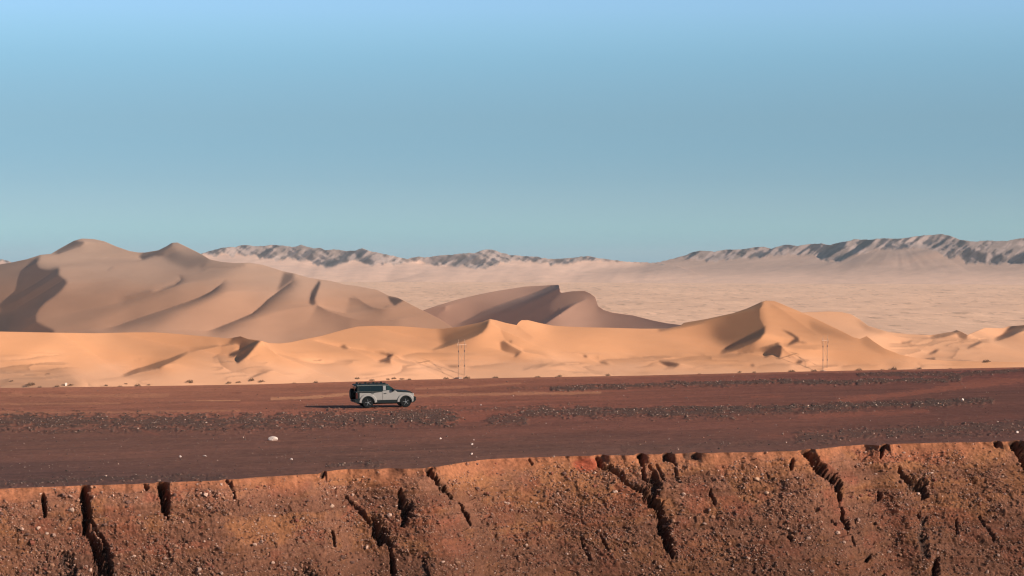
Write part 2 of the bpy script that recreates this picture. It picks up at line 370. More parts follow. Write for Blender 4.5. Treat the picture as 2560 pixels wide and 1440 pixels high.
def range_mid():
    sil = C2((-400,280),(-100,275),(0,264),(25,266),(60,272),(100,290),(400,330),(1380,260),(1500,222),(1560,200),(1650,178),(1750,170),(1800,158),(1830,155),(1920,166),(2000,158),(2050,155),(2130,165),(2180,172),(2240,153),(2280,168),(2330,180),(2380,178),(2420,195),(2500,188),(2560,200)) + \
          C3((80,200),(135,180),(190,200),(260,215),(330,230),(400,245),(470,258),(520,250),(560,240),(600,250),(680,238),(760,232),(900,218),(980,215),(1020,198),(1060,187),(1120,195),(1170,215),(1240,230),(1330,240),(1440,245),
             (1500,256),(1560,262),(1650,255),(1750,245),(1800,238),(1880,250),(1980,265),(2100,280),(2220,285),(2320,290),(2480,312),(2640,370),(2900,440),(3300,480))
    rock = C2((0,290),(1380,270),(1500,232),(1800,232),(2100,268),(2300,270),(2420,330),(2480,320),(2560,292)) + C3((60,270),(130,290),(250,315),(450,292),(560,282),(700,312),(880,318),(980,330),(1100,315),(1250,282),(1400,285),(1560,300),(1900,272),(2300,292),(3000,320))
    def extra(X, Y, T):
        n, m = rock_texture(X, Y, 3, .55)
        s = lerp(sil, X); r = lerp(rock, X)
        jag = 16 * (fbm(X / 14, Y / 60, 3, 8) - .5)
        k = ss(r + jag + 3, r + jag - 5, Y) * ss(s - 6, s + 1, Y)
        n2, _ = rock_texture(X + 300, Y, 23, -.5); n = .6 * n + .4 * n2
        R = 0.04 + 0.50 * ss(.43, .56, n) * (.7 + .6 * m)
        low = .41 - .115 * DIAG(X, Y) * ss(706, 670, Y) + .14 * (fbm(X / 26 + Y / 30, Y / 60, 3, 4) - .5) * ss(760, 690, Y)
        return low * (1 - k) + R * k, k
    polys = [(C2((2380,290),(2440,265),(2540,262),(2560,275),(2500,310),(2440,322)), .02, 1.5),
             (C3((80,205),(135,182),(180,200),(150,225),(120,262),(90,240)), -.02, 1.5), (C3((115,265),(200,258),(225,275),(150,295)), .0, 1.5),
             (C3((570,300),(640,255),(760,234),(900,220),(860,262),(780,270),(650,285)), .05, 2.5),
             (C3((760,312),(880,268),(985,222),(1000,235),(930,290),(830,312)), .06, 2.5),
             (C3((1545,290),(1570,268),(1650,256),(1660,270),(1600,290)), .08, 2)]
    strokes = [(C3((230,440),(450,400),(700,330)), -1, .32, 9)]
    return dict(sil=sil, bot=760, x=(-200, 2300), y=(600, 765), extra=extra, base=None, polys=polys, strokes=strokes, r0=8000.0, anchor=706, sx=40, sy=14, sy0=.16, steep=.55, smin=.03)

def range_right():
    sil = C4((-1100,420),(-800,385),(-420,330),(-300,305),(-150,282),(0,245),(60,225),(110,205),(150,196),(200,202),(260,205),(310,195),(360,190),(430,190),(500,185),(560,172),(620,168),(650,175),(680,182),(740,165),(790,153),(830,158),(880,165),(920,156),(960,150),(1050,145),
             (1085,155),(1120,155),(1170,140),(1240,130),(1280,118),(1320,112),(1380,117),(1440,115),(1500,105),(1580,110),(1650,108),(1710,98),(1780,90),(1860,80),(1960,75),(2020,90),(2060,108),(2100,120),(2200,130),(2260,124),(2330,125),(2450,125),(2500,112),(2560,106),(2700,100),(3100,120))
    rock = C4((-1100,415),(-400,325),(0,252),(200,285),(400,262),(520,255),(800,228),(980,235),(1040,268),(1180,280),(1300,230),(1400,205),(1550,185),(1700,180),(1800,190),(1900,195),(1960,235),(2000,262),(2080,245),(2130,300),(2250,292),(2330,305),(2560,290),(3100,300))
    def extra(X, Y, T):
        n, m = rock_texture(X, Y, 11, .62)
        s = lerp(sil, X); r = lerp(rock, X)
        jag = 14 * (fbm(X / 12, Y / 60, 3, 18) - .5)
        k = ss(r + jag + 3, r + jag - 5, Y) * ss(s - 6, s + 1, Y)
        n2, _ = rock_texture(X + 300, Y, 27, -.3); n = .72 * n + .28 * n2
        R = 0.05 + 0.50 * ss(.40, .54, n) * (.7 + .6 * m)
        fan = (fbm((X - 2240) / np.maximum(20, (Y - 590)) * 7 + 9, Y / 70, 3, 6) - .5)
        low = .285 + .17 * fan * ss(700, 640, Y) + .09 * ss(655, 706, Y) + .05 * (fbm(X / 120, Y / 22, 2, 31) - .5)
        return low * (1 - k) + R * k, k
    polys = [(C4((1040,268),(1070,225),(1120,180),(1150,143),(1245,128),(1215,175),(1180,205),(1100,248)), -.1, 1.2),
             (C4((1160,268),(1240,220),(1350,150),(1390,118),(1445,117),(1420,155),(1330,205),(1190,280)), -.1, 1.2),
             (C4((2112,225),(2130,178),(2165,200),(2200,210),(2282,220),(2275,290),(2240,285),(2180,252)), -.1, 1),
             (C4((2298,272),(2340,240),(2395,218),(2408,250),(2362,298)), -.1, 1),
             (C4((2440,272),(2480,240),(2560,205),(2600,200),(2600,285),(2470,288)), -.1, 1),
             (C4((490,248),(560,215),(600,208),(570,235)), .0, 1.2),
             (C4((0,246),(60,224),(110,204),(150,195),(140,215),(60,238)), .0, 1.5)]
    strokes = [(C4((2000,262),(2100,320),(2200,400),(2260,440)), -1, .4, 12, .6)]
    return dict(sil=sil, bot=760, x=(1360, 2760), y=(575, 765), extra=extra, base=None, polys=polys, strokes=strokes, r0=7400.0, anchor=706, sx=40, sy=14, sy0=.14, steep=.55, smin=.03)

def build_layer(D, step=1.6):
    x0, x1 = D['x']; y0, y1 = D['y']
    ok = sorted(8 * 2 ** i * 3 ** j * 5 ** k for i in range(9) for j in range(4) for k in range(3))
    nx = next(v for v in ok if v * step >= x1 - x0); ny = next(v for v in ok if v * step >= y1 - y0)
    xs = x0 + step * np.arange(nx); ys = y0 + step * np.arange(ny)
    X, Y = np.meshgrid(xs, ys)
    if D['base']:
        T = paint(X, Y, D['base'], D['polys'], D['strokes'], D['sx'], D['sy'], step); k = None
        T = T + .035 * (fbm(X / 70, Y / 22, 3, 2) - .5)
        if D.get('saw'):                  # low wind-built ridges, sharp on the lee side
            s_ = fbm((X + 1.5 * Y) / 210, Y / 30, 3, 77); w_ = (s_ * 5) % 1.0
            env = ss(D['saw'][0], D['saw'][0] + 25, Y) * ss(.42, .6, fbm(X / 120, Y / 40, 2, 71)) * (T > .3)
            T = T * (1 - env * (.36 * (1 - w_) ** 4 - .06))
        T = np.where(T > 0, .8 * (np.maximum(T, 0) / .8) ** D.get('gam', 1.35), T)
        s0 = D['sy0']
    else:
        T0, k = D['extra'](X, Y, None)
        T = paint(X, Y, 0.0, D['polys'], D['strokes'], 40, 14, step)
        # polygons and strokes laid over the noise picture
        M = paint(X, Y, 1.0, [(p, 0.0, f) for p, v, f in D['polys']], [(s[0], s[1], 0.0) + tuple(s[3:]) for s in D['strokes']], 40, 14, step)
        T = T0 * M + T
        s0 = D['sy0'] * (1 - k) + D['steep'] * k
    L = solve_relief(X, Y, T, step, s0, D.get('smin', .1), .95 if D['base'] else 1.6, lim=1.1 if D['base'] else 2.0, its=(220, 220, 260) if D['base'] else (150, 180, 240), rho=(.03, .008, .0015) if D['base'] else (.03, .01, .002))
    # distance: where the row 'anchor' is, the surface has the distance r0 on average
    j = int((D['anchor'] - y0) / step)
    L = L - L[min(j, L.shape[0] - 1)].mean() + np.log(D['r0'])
    return xs, ys, L, T
# ------------------------------------------------------------------ mesh helpers
def tag(o, label=None, cat=None, group=None, kind=None):
    if label: o['label'] = label
    if cat: o['category'] = cat
    if group: o['group'] = group
    if kind: o['kind'] = kind
    return o

def grid_mesh(name, P, mat, tint=None, smooth=True):
    ny, nx = P.shape[:2]
    me = bpy.data.meshes.new(name)
    me.vertices.add(nx * ny); me.vertices.foreach_set('co', P.reshape(-1).astype(np.float32))
    i = np.arange((ny - 1) * (nx - 1)); r = i // (nx - 1); c = i % (nx - 1); a = r * nx + c
    q = np.stack([a, a + nx, a + nx + 1, a + 1], 1).astype(np.int32)
    n = len(q)
    me.loops.add(n * 4); me.loops.foreach_set('vertex_index', q.reshape(-1))
    me.polygons.add(n); me.polygons.foreach_set('loop_start', np.arange(0, n * 4, 4, dtype=np.int32))
    me.polygons.foreach_set('loop_total', np.full(n, 4, np.int32))
    me.polygons.foreach_set('use_smooth', np.full(n, smooth))
    me.update(calc_edges=True); me.validate()
    add_tint(me, tint)
    me.materials.append(mat)
    o = bpy.data.objects.new(name, me); C.objects.link(o)
    return o

def add_tint(me, tint):
    if tint is None: return
    t = tint.reshape(-1, 3); a = me.color_attributes.new('tint', 'FLOAT_COLOR', 'POINT')
    a.data.foreach_set('color', np.concatenate([t, np.ones((len(t), 1))], 1).astype(np.float32).reshape(-1))

def raw_mesh(name, V, T, mat, tint=None, smooth=False):
    """triangles"""
    me = bpy.data.meshes.new(name)
    me.vertices.add(len(V)); me.vertices.foreach_set('co', np.asarray(V, np.float32).reshape(-1))
    n = len(T); me.loops.add(n * 3); me.loops.foreach_set('vertex_index', np.asarray(T, np.int32).reshape(-1))
    me.polygons.add(n); me.polygons.foreach_set('loop_start', np.arange(0, n * 3, 3, dtype=np.int32))
    me.polygons.foreach_set('loop_total', np.full(n, 3, np.int32)); me.polygons.foreach_set('use_smooth', np.full(n, smooth))
    me.update(calc_edges=True)
    add_tint(me, tint); me.materials.append(mat)
    o = bpy.data.objects.new(name, me); C.objects.link(o)
    return o

def lin(r, g, b):
    f = lambda v: (v / 255.0 / 12.92) if v <= 10 else ((v / 255.0 + .055) / 1.055) ** 2.4
    return np.array([f(r), f(g), f(b)])

# ------------------------------------------------------------------ materials
def mat_simple(name, col, rough=.8, metal=0.0, noise=0.0, nscale=5.0, bump=0.0, bscale=20.0, attr=False, spec=0.3, bdist=0.1, stretch=None, detail=5):
    m = bpy.data.materials.new(name); m.use_nodes = True
    n = m.node_tree; b = n.nodes['Principled BSDF']
    b.inputs['Roughness'].default_value = rough; b.inputs['Metallic'].default_value = metal
    b.inputs['Specular IOR Level'].default_value = spec
    b.inputs['Base Color'].default_value = (*col, 1)
    src = None
    if attr:
        a = n.nodes.new('ShaderNodeAttribute'); a.attribute_name = 'tint'; src = a.outputs['Color']
    t = n.nodes.new('ShaderNodeTexCoord'); vec = t.outputs['Object']
    if stretch:
        mp = n.nodes.new('ShaderNodeMapping'); mp.inputs['Scale'].default_value = stretch
        n.links.new(vec, mp.inputs['Vector']); vec = mp.outputs[0]
    if noise > 0:
        tx = n.nodes.new('ShaderNodeTexNoise'); tx.inputs['Scale'].default_value = nscale; tx.inputs['Detail'].default_value = detail
        tx.inputs['Roughness'].default_value = .65
        n.links.new(vec, tx.inputs['Vector'])
        r = n.nodes.new('ShaderNodeMapRange'); r.inputs['From Min'].default_value = .3; r.inputs['From Max'].default_value = .7
        r.inputs['To Min'].default_value = 1 - noise; r.inputs['To Max'].default_value = 1 + noise
        n.links.new(tx.outputs['Fac'], r.inputs['Value'])
        mx = n.nodes.new('ShaderNodeMix'); mx.data_type = 'RGBA'; mx.blend_type = 'MULTIPLY'; mx.inputs['Factor'].default_value = 1
        if src is None: mx.inputs['A'].default_value = (*col, 1)
        else: n.links.new(src, mx.inputs['A'])
        n.links.new(r.outputs[0], mx.inputs['B']); src = mx.outputs['Result']
    if src is not None: n.links.new(src, b.inputs['Base Color'])
    if bump > 0:
        tb = n.nodes.new('ShaderNodeTexNoise'); tb.inputs['Scale'].default_value = bscale; tb.inputs['Detail'].default_value = 6
        tb.inputs['Roughness'].default_value = .7
        n.links.new(vec, tb.inputs['Vector'])
        bp = n.nodes.new('ShaderNodeBump'); bp.inputs['Strength'].default_value = bump; bp.inputs['Distance'].default_value = bdist
        n.links.new(tb.outputs['Fac'], bp.inputs['Height']); n.links.new(bp.outputs[0], b.inputs['Normal'])
    return m

M_SAND = mat_simple('orange_sand', (.60, .305, .160), .9, noise=.05, nscale=.012, attr=True, spec=.15)
M_FAN = mat_simple('pale_gravel_fan', (.55, .4, .32), .95, noise=.10, nscale=.02, attr=True, spec=.1)
M_PLAIN = mat_simple('pale_plain', (.6, .4, .3), .95, noise=.06, nscale=.02, attr=True, spec=.1)
M_TERR = mat_simple('terrace_gravel', (.2, .12, .09), .9, noise=.22, nscale=3.2, bump=.9, bscale=7, bdist=.06, attr=True, spec=.1)
M_BANK = mat_simple('earth_bank', (.3, .13, .07), .95, noise=.26, nscale=6.5, bump=.8, bscale=11, bdist=.05, attr=True, spec=.15)
M_STONE = mat_simple('gravel_stones', (.2, .15, .12), .85, attr=True, spec=.3)

# ------------------------------------------------------------------ dunes and mountains
def bil(A, xs, ys, px, py):
    fx = np.clip((px - xs[0]) / (xs[1] - xs[0]), 0, len(xs) - 1.001); fy = np.clip((py - ys[0]) / (ys[1] - ys[0]), 0, len(ys) - 1.001)
    x0 = fx.astype(int); y0 = fy.astype(int); fx = fx - x0; fy = fy - y0
    return (A[y0, x0] * (1 - fx) + A[y0, x0 + 1] * fx) * (1 - fy) + (A[y0 + 1, x0] * (1 - fx) + A[y0 + 1, x0 + 1] * fx) * fy

def relief_object(name, D, mat, tintf, dx=1.25, rowpx=1.25, jag=0.0):
    xs, ys, L, T = build_layer(D)
    cols = np.arange(D['x'][0] + 2, D['x'][1] - 4, dx)
    sil = lerp(D['sil'], cols)
    if jag: sil = sil + jag * (fbm(cols / 9, cols * 0 + 3, 4, 5) - .5)
    n = int((D['bot'] - sil.min()) / rowpx)
    t = np.linspace(0, 1, n)[:, None]
    PY = sil[None, :] + (D['bot'] - sil[None, :]) * t
    PX = np.repeat(cols[None, :], n, 0)
    r = np.exp(bil(L, xs, ys, PX, PY)); z = H + r * (HOR - PY) / F
    front = np.stack([r * (PX - 1280) / F, r, np.maximum(z, PLAIN - 16)], 2)
    top = front[0]
    rows = []
    drop = top[:, 2] - (PLAIN - 8)
    for k, tan in ((.03, .25), (.12, .42), (.4, .5), (.8, .5), (1.05, .5)):
        s = (top[:, 1] + drop * k / tan) / top[:, 1]
        rows.append(np.stack([top[:, 0] * s, top[:, 1] * s, top[:, 2] - drop * k], 1))
    P = np.concatenate([np.stack(rows[::-1], 0), front], 0)
    PXa = np.repeat(cols[None, :], len(P), 0); PYa = np.concatenate([np.repeat(PY[:1], 5, 0), PY], 0)
    o = grid_mesh(name, P, mat, tintf(PXa, PYa))
    tag(o, kind='structure')
    return o, (xs, ys, L)

def sand_tint(base, var=.05, seed=1, top=None, ya=700, yb=830):
    base = np.array(base)
    def f(PX, PY):
        a = fbm(PX / 160, PY / 40, 3, seed) - .5; b = fbm(PX / 30, PY / 9, 3, seed + 4) - .5
        k = 1 + var * 1.6 * a + var * .8 * b
        g = a[..., None] * np.array([-.03, .0, .03]) * .6
        bb = base[None, None, :]
        if top is not None:
            m = ss(yb, ya, PY + 60 * a)[..., None]; bb = bb * (1 - m) + np.array(top)[None, None] * m
        return bb * k[..., None] * (1 + g)
    return f

def range_tint(D, fan, rockc, seed):
    fan, rockc = np.array(fan), np.array(rockc)
    def f(PX, PY):
        X = PX; Y = PY
        _, k = D['extra'](X, Y, None)
        n = fbm((X + Y) / 12, (Y - .6 * X) / 30, 4, seed)
        rc = rockc[None, None] * (.8 + .45 * ss(.35, .65, n))[..., None]
        fn = fan[None, None] * (1 + .12 * (fbm(X / 50 + Y / 20, Y / 30, 3, seed + 3) - .5))[..., None]
        if seed == 3:
            dg = DIAG(X, Y)[..., None]; fn = fn * (1 - dg) + np.array([.585, .37, .275])[None, None] * dg
        m = ss(668, 704, Y)[..., None]; fn = fn * (1 - m) + np.array([.80, .49, .345])[None, None] * m
        return fn * (1 - k[..., None]) + rc * k[..., None]
    return f

D = range_mid(); o, _ = relief_object('mountains', D, M_FAN, range_tint(D, (.78, .49, .36), (.37, .265, .225), 3), jag=3.0)
D = range_right(); o, _ = relief_object('mountains', D, M_FAN, range_tint(D, (.585, .37, .275), (.32, .23, .20), 13), jag=3.0)
o, _ = relief_object('sand_dunes', dune_far_left(), M_SAND, sand_tint((.59, .31, .19), .06, 2, (.54, .345, .25), 640, 780))
o, _ = relief_object('sand_dunes', dune_middle(), M_SAND, sand_tint((.60, .33, .225), .05, 3))
o, _ = relief_object('sand_dunes', dune_right_back(), M_SAND, sand_tint((.62, .315, .175), .05, 4))
o, FRONT = relief_object('sand_dunes', dune_front(), M_SAND, sand_tint((.62, .318, .182), .06, 5, (.62, .285, .138), 880, 945))

def front_point(px, py):
    xs, ys, L = FRONT
    r = float(np.exp(bil(L, xs, ys, np.array([px], float), np.array([py], float)))[0])
    return Vector((r * (px - 1280) / F, r, H + r * (HOR - py) / F))

# the desert plain: one sheet to the horizon
px = np.linspace(-1900, 4500, 1500); Yd = np.exp(np.linspace(math.log(262), math.log(30000), 560))
PXg, Yg = np.meshgrid(px, Yd); Xg = (PXg - 1280) / F * Yg
zz = PLAIN + 5.0 * (fbm(Xg / 90, Yg / 190, 4, 21) - .5) * ss(1500, 3000, Yg) * ss(9000, 5000, Yg)
m1 = fbm(Xg / 11, Yg / 95, 4, 33); m2 = fbm(Xg / 160, Yg / 700, 3, 35)
tp = np.array([.84, .50, .322])[None, None] * (1 + .17 * (m1 - .5) + .16 * (m2 - .5))[..., None]
tp = tp * (1 - .30 * ss(.66, .78, fbm(Xg / 13, Yg / 62, 4, 39)) + .12 * ss(.68, .78, fbm(Xg / 8, Yg / 45, 3, 49)))[..., None]
grid_mesh('ground', np.stack([Xg, Yg, zz], 2)[::-1], M_PLAIN, tp[::-1])['kind'] = 'structure'

# ------------------------------------------------------------------ the gravel terrace and its cut bank
SLOPE = 0.012
def on_terrace(px, py):
    u = (px - 1280) / F; wv = (HOR - py) / F
    Y = H / (SLOPE * u - wv)
    return u * Y, Y, SLOPE * u * Y

EDGE = [(-900,1270),(-300,1240),(0,1222),(100,1218),(200,1214),(330,1210),(420,1206),(560,1201),(640,1193),(740,1187),(800,1184),(812,1178),(870,1173),(1000,1172),(1062,1171),(1085,1168),(1150,1157),(1200,1150),(1260,1146),(1400,1141),(1560,1138),
        (1640,1136),(1740,1133),(1900,1130),(1990,1127),(2040,1124),(2100,1116),(2160,1112),(2200,1114),(2240,1110),(2400,1106),(2560,1103),(3000,1092),(3600,1080)]
FAREDGE = [(-900,985),(0,970),(320,966),(640,961),(1050,949),(1300,944),(1600,939),(1800,934),(2000,929),(2300,923),(2560,918),(3000,911),(3600,903)]
def edge_smooth(px):
    return blur(np.repeat(lerp(EDGE, np.asarray(px, float))[None], 2, 0), 18)[0]

def edge_y(px):
    px = np.asarray(px, float)
    e = lerp(EDGE, px) + 2.5 * (fbm(px / 40, px * 0 + 1, 3, 41) - .5)
    for (x, wd, dp) in ((211,12,4),(404,14,6),(1074,12,5),(1498,16,6),(1600,12,9),(1668,13,7),(1733,14,6),(2018,16,5),(2212,9,9),(2542,14,7),(2490,9,6),(560,9,4),(985,26,3),(806,8,6)):
        e = e - .4 * dp * np.exp(-((px - x) / wd) ** 4)
    return e

# strips of the terrace as they lie along it: (path, half width, strength, ends fade)
GREY = [([(-200,1050),(0,1053),(200,1056),(400,1056),(600,1055),(860,1048),(1000,1043),(1130,1043)], 19, 1.0),
        ([(900,1030),(1060,1027),(1200,1024),(1400,1022)], 5, .55),
        ([(1225,1052),(1262,1052),(1310,1047)], 14, .8),
        ([(1310,1032),(1400,1031),(1500,1030),(1620,1032),(1720,1032),(1800,1030)], 13, .95),
        ([(1650,1024),(1900,1021),(2100,1017),(2300,1010),(2480,1003)], 8, 1.0),
        ([(1720,1032),(1780,1040),(1830,1044)], 8, .8), ([(1800,1034),(2000,1030),(2140,1026)], 6, .7),
        ([(1380,972),(1560,967),(1700,961),(1850,958),(1960,954),(2100,957),(2200,953),(2400,949)], 6.5, 1.0),
        ([(2150,938),(2400,936),(2470,931),(2620,924)], 6, .9), ([(2230,952),(2320,949),(2400,950)], 5, 1.0),
        ([(1270,972),(1350,970)], 4, .5),
        ([(2000,1096),(2150,1084),(2350,1076),(2620,1062)], 14, .75),
        ([(-200,1222),(0,1210),(200,1200),(420,1194),(560,1196)], 8, .6),
        ([(820,1168),(900,1160),(960,1160)], 6, .7), ([(1560,1120),(1900,1110),(2100,1102)], 8, .35)]
RED = [([(2100,1000),(2240,988),(2340,974),(2440,964),(2560,950),(2700,944)], 8, 1.0),
       ([(2380,962),(2470,952),(2620,944)], 7, .8),
       ([(1880,992),(1960,991)], 3, .8), ([(2000,1040),(2150,1034),(2320,1028)], 7, .8),
       ([(1120,1056),(1180,1048),(1210,1044)], 6, .9), ([(1130,1040),(1250,1032),(1330,1022)], 5, .7), ([(1180,1100),(1290,1097)], 3, .4), ([(2230,1080),(2050,1085),(1900,1092)], 8, .4),
       ([(300,1063),(350,1075),(400,1088)], 2.6, .6), ([(405,1062),(440,1072),(480,1080)], 3, .6)]
TAN = [([(480,1002),(600,1001)], 1.3, .9), ([(680,997),(780,993),(870,985),(960,976)], 4.5, 1.0), ([(960,992),(1100,988),(1300,984),(1500,982)], 4, .6),
       ([(-200,1012),(0,1010),(300,1008)], 3, .4), ([(0,1030),(300,1031),(600,1026)], 3, .35), ([(0,986),(200,990),(420,988)], 5, .4), ([(1040,972),(1200,965),(1300,958)], 3, .4)]
DARKT = [([(0,983),(10,984),(25,983)], 4, .6), ([(60,984),(110,982),(160,981)], 5, .35), ([(580,982),(603,982)], 2, .7), ([(60,1020),(240,1019)], 2.5, .4),
         ([(1190,978),(1215,976),(1260,970)], 3, .4), ([(1140,950),(1180,966),(1250,967)], 2.5, .3), ([(200,974),(310,971)], 2, .35)]

pxs = np.concatenate([np.arange(-880, -500, 10), np.arange(-500, -80, 3), np.arange(-80, 2640, 1.8), np.arange(2640, 3300, 3), np.arange(3300, 3560, 10)])
eY = edge_y(pxs); fY = lerp(FAREDGE, pxs)
nrow = 270
tt = np.linspace(0, 1, nrow)[:, None] ** 0.9
PYt = eY[None, :] + (fY - eY)[None, :] * tt; PXt = np.repeat(pxs[None, :], nrow, 0)
Xt, Yt, Zt = on_terrace(PXt, PYt)

def strip_mask(strips, PX, PY, rough=.5, seed=50):
    m = np.zeros(PX.shape); rg = fbm(PX / 30, PY / 5, 4, seed) - .5; rg2 = fbm(PX / 7, PY / 2.2, 3, seed + 4) - .5
    for pts, hw, k in strips:
        d, sd, al = seg_dist(pts, PX, PY)
        e = d / hw + rough * (2.1 * rg + 1.8 * rg2)
        m = np.maximum(m, k * ss(1.3, .3, e))
    return m

g_m = strip_mask(GREY, PXt, PYt, .9, 50); r_m = strip_mask(RED, PXt, PYt, .6, 60); t_m = strip_mask(TAN, PXt, PYt, .4, 70); d_m = strip_mask(DARKT, PXt, PYt, .5, 75)
EX = np.array([.90, .835, .74]) / .84
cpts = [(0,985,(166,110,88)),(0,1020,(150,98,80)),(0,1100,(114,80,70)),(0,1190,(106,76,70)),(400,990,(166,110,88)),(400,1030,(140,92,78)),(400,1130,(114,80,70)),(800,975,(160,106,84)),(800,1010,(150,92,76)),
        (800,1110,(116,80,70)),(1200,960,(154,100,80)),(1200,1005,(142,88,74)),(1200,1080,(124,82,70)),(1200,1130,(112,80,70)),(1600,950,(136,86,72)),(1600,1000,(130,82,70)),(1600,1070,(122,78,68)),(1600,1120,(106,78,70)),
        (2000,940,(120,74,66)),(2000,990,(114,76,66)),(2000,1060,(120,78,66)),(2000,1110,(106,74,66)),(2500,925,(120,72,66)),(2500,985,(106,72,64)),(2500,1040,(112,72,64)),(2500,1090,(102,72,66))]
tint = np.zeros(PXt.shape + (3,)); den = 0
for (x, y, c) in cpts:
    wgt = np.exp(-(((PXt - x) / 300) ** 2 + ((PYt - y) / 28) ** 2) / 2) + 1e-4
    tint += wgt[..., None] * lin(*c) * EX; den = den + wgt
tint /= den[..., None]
# blotches and long wheel-worn streaks running along the terrace
th = math.radians(17)
A = Xt * math.cos(th) + Yt * math.sin(th); B = -Xt * math.sin(th) + Yt * math.cos(th)
st = fbm(A / 16, B / 1.7, 4, 81) - .5; bl = fbm(A / 9, B / 7, 4, 83) - .5; fine = fbm(A / 1.1, B / .6, 3, 85) - .5
tint *= (1 + .34 * st + .32 * bl + .30 * fine)[..., None]
tint = tint * (1 + (st * .7 + bl * .5)[..., None] * np.array([.12, -.02, -.08]))
mix = lambda a, c, m: a * (1 - m[..., None]) + np.array(c) * m[..., None]
tint = mix(tint, lin(158, 94, 72) * EX, t_m * 0 + .0)
tint = mix(tint, lin(148, 90, 74) * EX, .7 * r_m)
tint = mix(tint, lin(196, 138, 106) * EX, .85 * t_m)
tint = mix(tint, lin(110, 66, 56) * EX, .6 * d_m)
tint = mix(tint, lin(84, 68, 62) * EX, .8 * g_m)
# pinkish fringe where sand blows over the far edge
sandf = ss(.955, 1.0, tt + .02 * (fbm(PXt / 40, PYt / 3, 3, 88) - .5)) * .55
tint = mix(tint, lin(176, 116, 92) * EX, sandf)
height = .055 * g_m + .05 * g_m * (fbm(Xt / .7, Yt / .7, 3, 90) - .5) * 2 + .05 * (fbm(A / 5, B / 1.0, 3, 91) - .5) + .035 * (fbm(Xt / .5, Yt / .9, 2, 92) - .5)
height *= ss(0, .01, tt) * ss(1, .98, tt)
Pt = np.stack([Xt, Yt, Zt + height], 2)
# behind the far edge the terrace drops to the plain
lastr = Pt[-1]; backs = []
for (s, dz) in ((1.012, -1.2), (1.06, -9), (1.16, -28), (1.27, -52)):
    backs.append(np.stack([lastr[:, 0] * s, lastr[:, 1] * s, lastr[:, 2] + dz], 1))
Pt = np.concatenate([Pt, np.stack(backs, 0)], 0); tint = np.concatenate([tint] + [tint[-1:]] * 4, 0)
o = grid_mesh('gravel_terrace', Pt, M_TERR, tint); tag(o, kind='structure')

def terrace_z(x, y):
    """height of the terrace surface at a world point (nearest grid row and column)"""
    px_ = 1280 + F * x / y
    c_ = int(np.clip(np.searchsorted(pxs, px_), 0, len(pxs) - 1))
    r_ = int(np.argmin(np.abs(Yt[:, c_] - y)))
    return float(Pt[r_, c_, 2])

# ---- the bank
AL = math.radians(50)
pxb = np.concatenate([np.arange(-880, -500, 8), np.arange(-500, -60, 2.4), np.arange(-60, 2620, 1.5), np.arange(2620, 3300, 2.4), np.arange(3300, 3560, 8)])
Ex, Ey, Ez = on_terrace(pxb, edge_smooth(pxb))
Rx, Ry, Rz = on_terrace(pxb, edge_y(pxb))
tb = np.concatenate([np.arange(0, 10.2, .032), np.arange(10.3, 30, 1.2)])
nd = np.array([.33, -.944])
def bank_base(Ex, Ey, Ez, t):
    return Ex + t * nd[0] * math.cos(AL), Ey + t * nd[1] * math.cos(AL), Ez - t * math.sin(AL)
Tb = tb[:, None]
Bx, By, Bz = bank_base(Ex[None, :], Ey[None, :], Ez[None, :], Tb)
lipk = np.exp(-(Tb / .45) ** 2)
Bx = Bx + (Rx - Ex)[None] * lipk; By = By + (Ry - Ey)[None] * lipk; Bz = Bz + (Rz - Ez)[None] * lipk
BPX = 1280 + F * Bx / By; BPY = HOR - F * (Bz - H) / By
Sa = np.repeat((np.cumsum(np.hypot(np.gradient(Ex), np.gradient(Ey))))[None, :], len(tb), 0)   # metres along the edge
Ta = np.repeat(Tb, len(pxb), 1)
NB = np.array([nd[0] * math.sin(AL), nd[1] * math.sin(AL), math.cos(AL)])

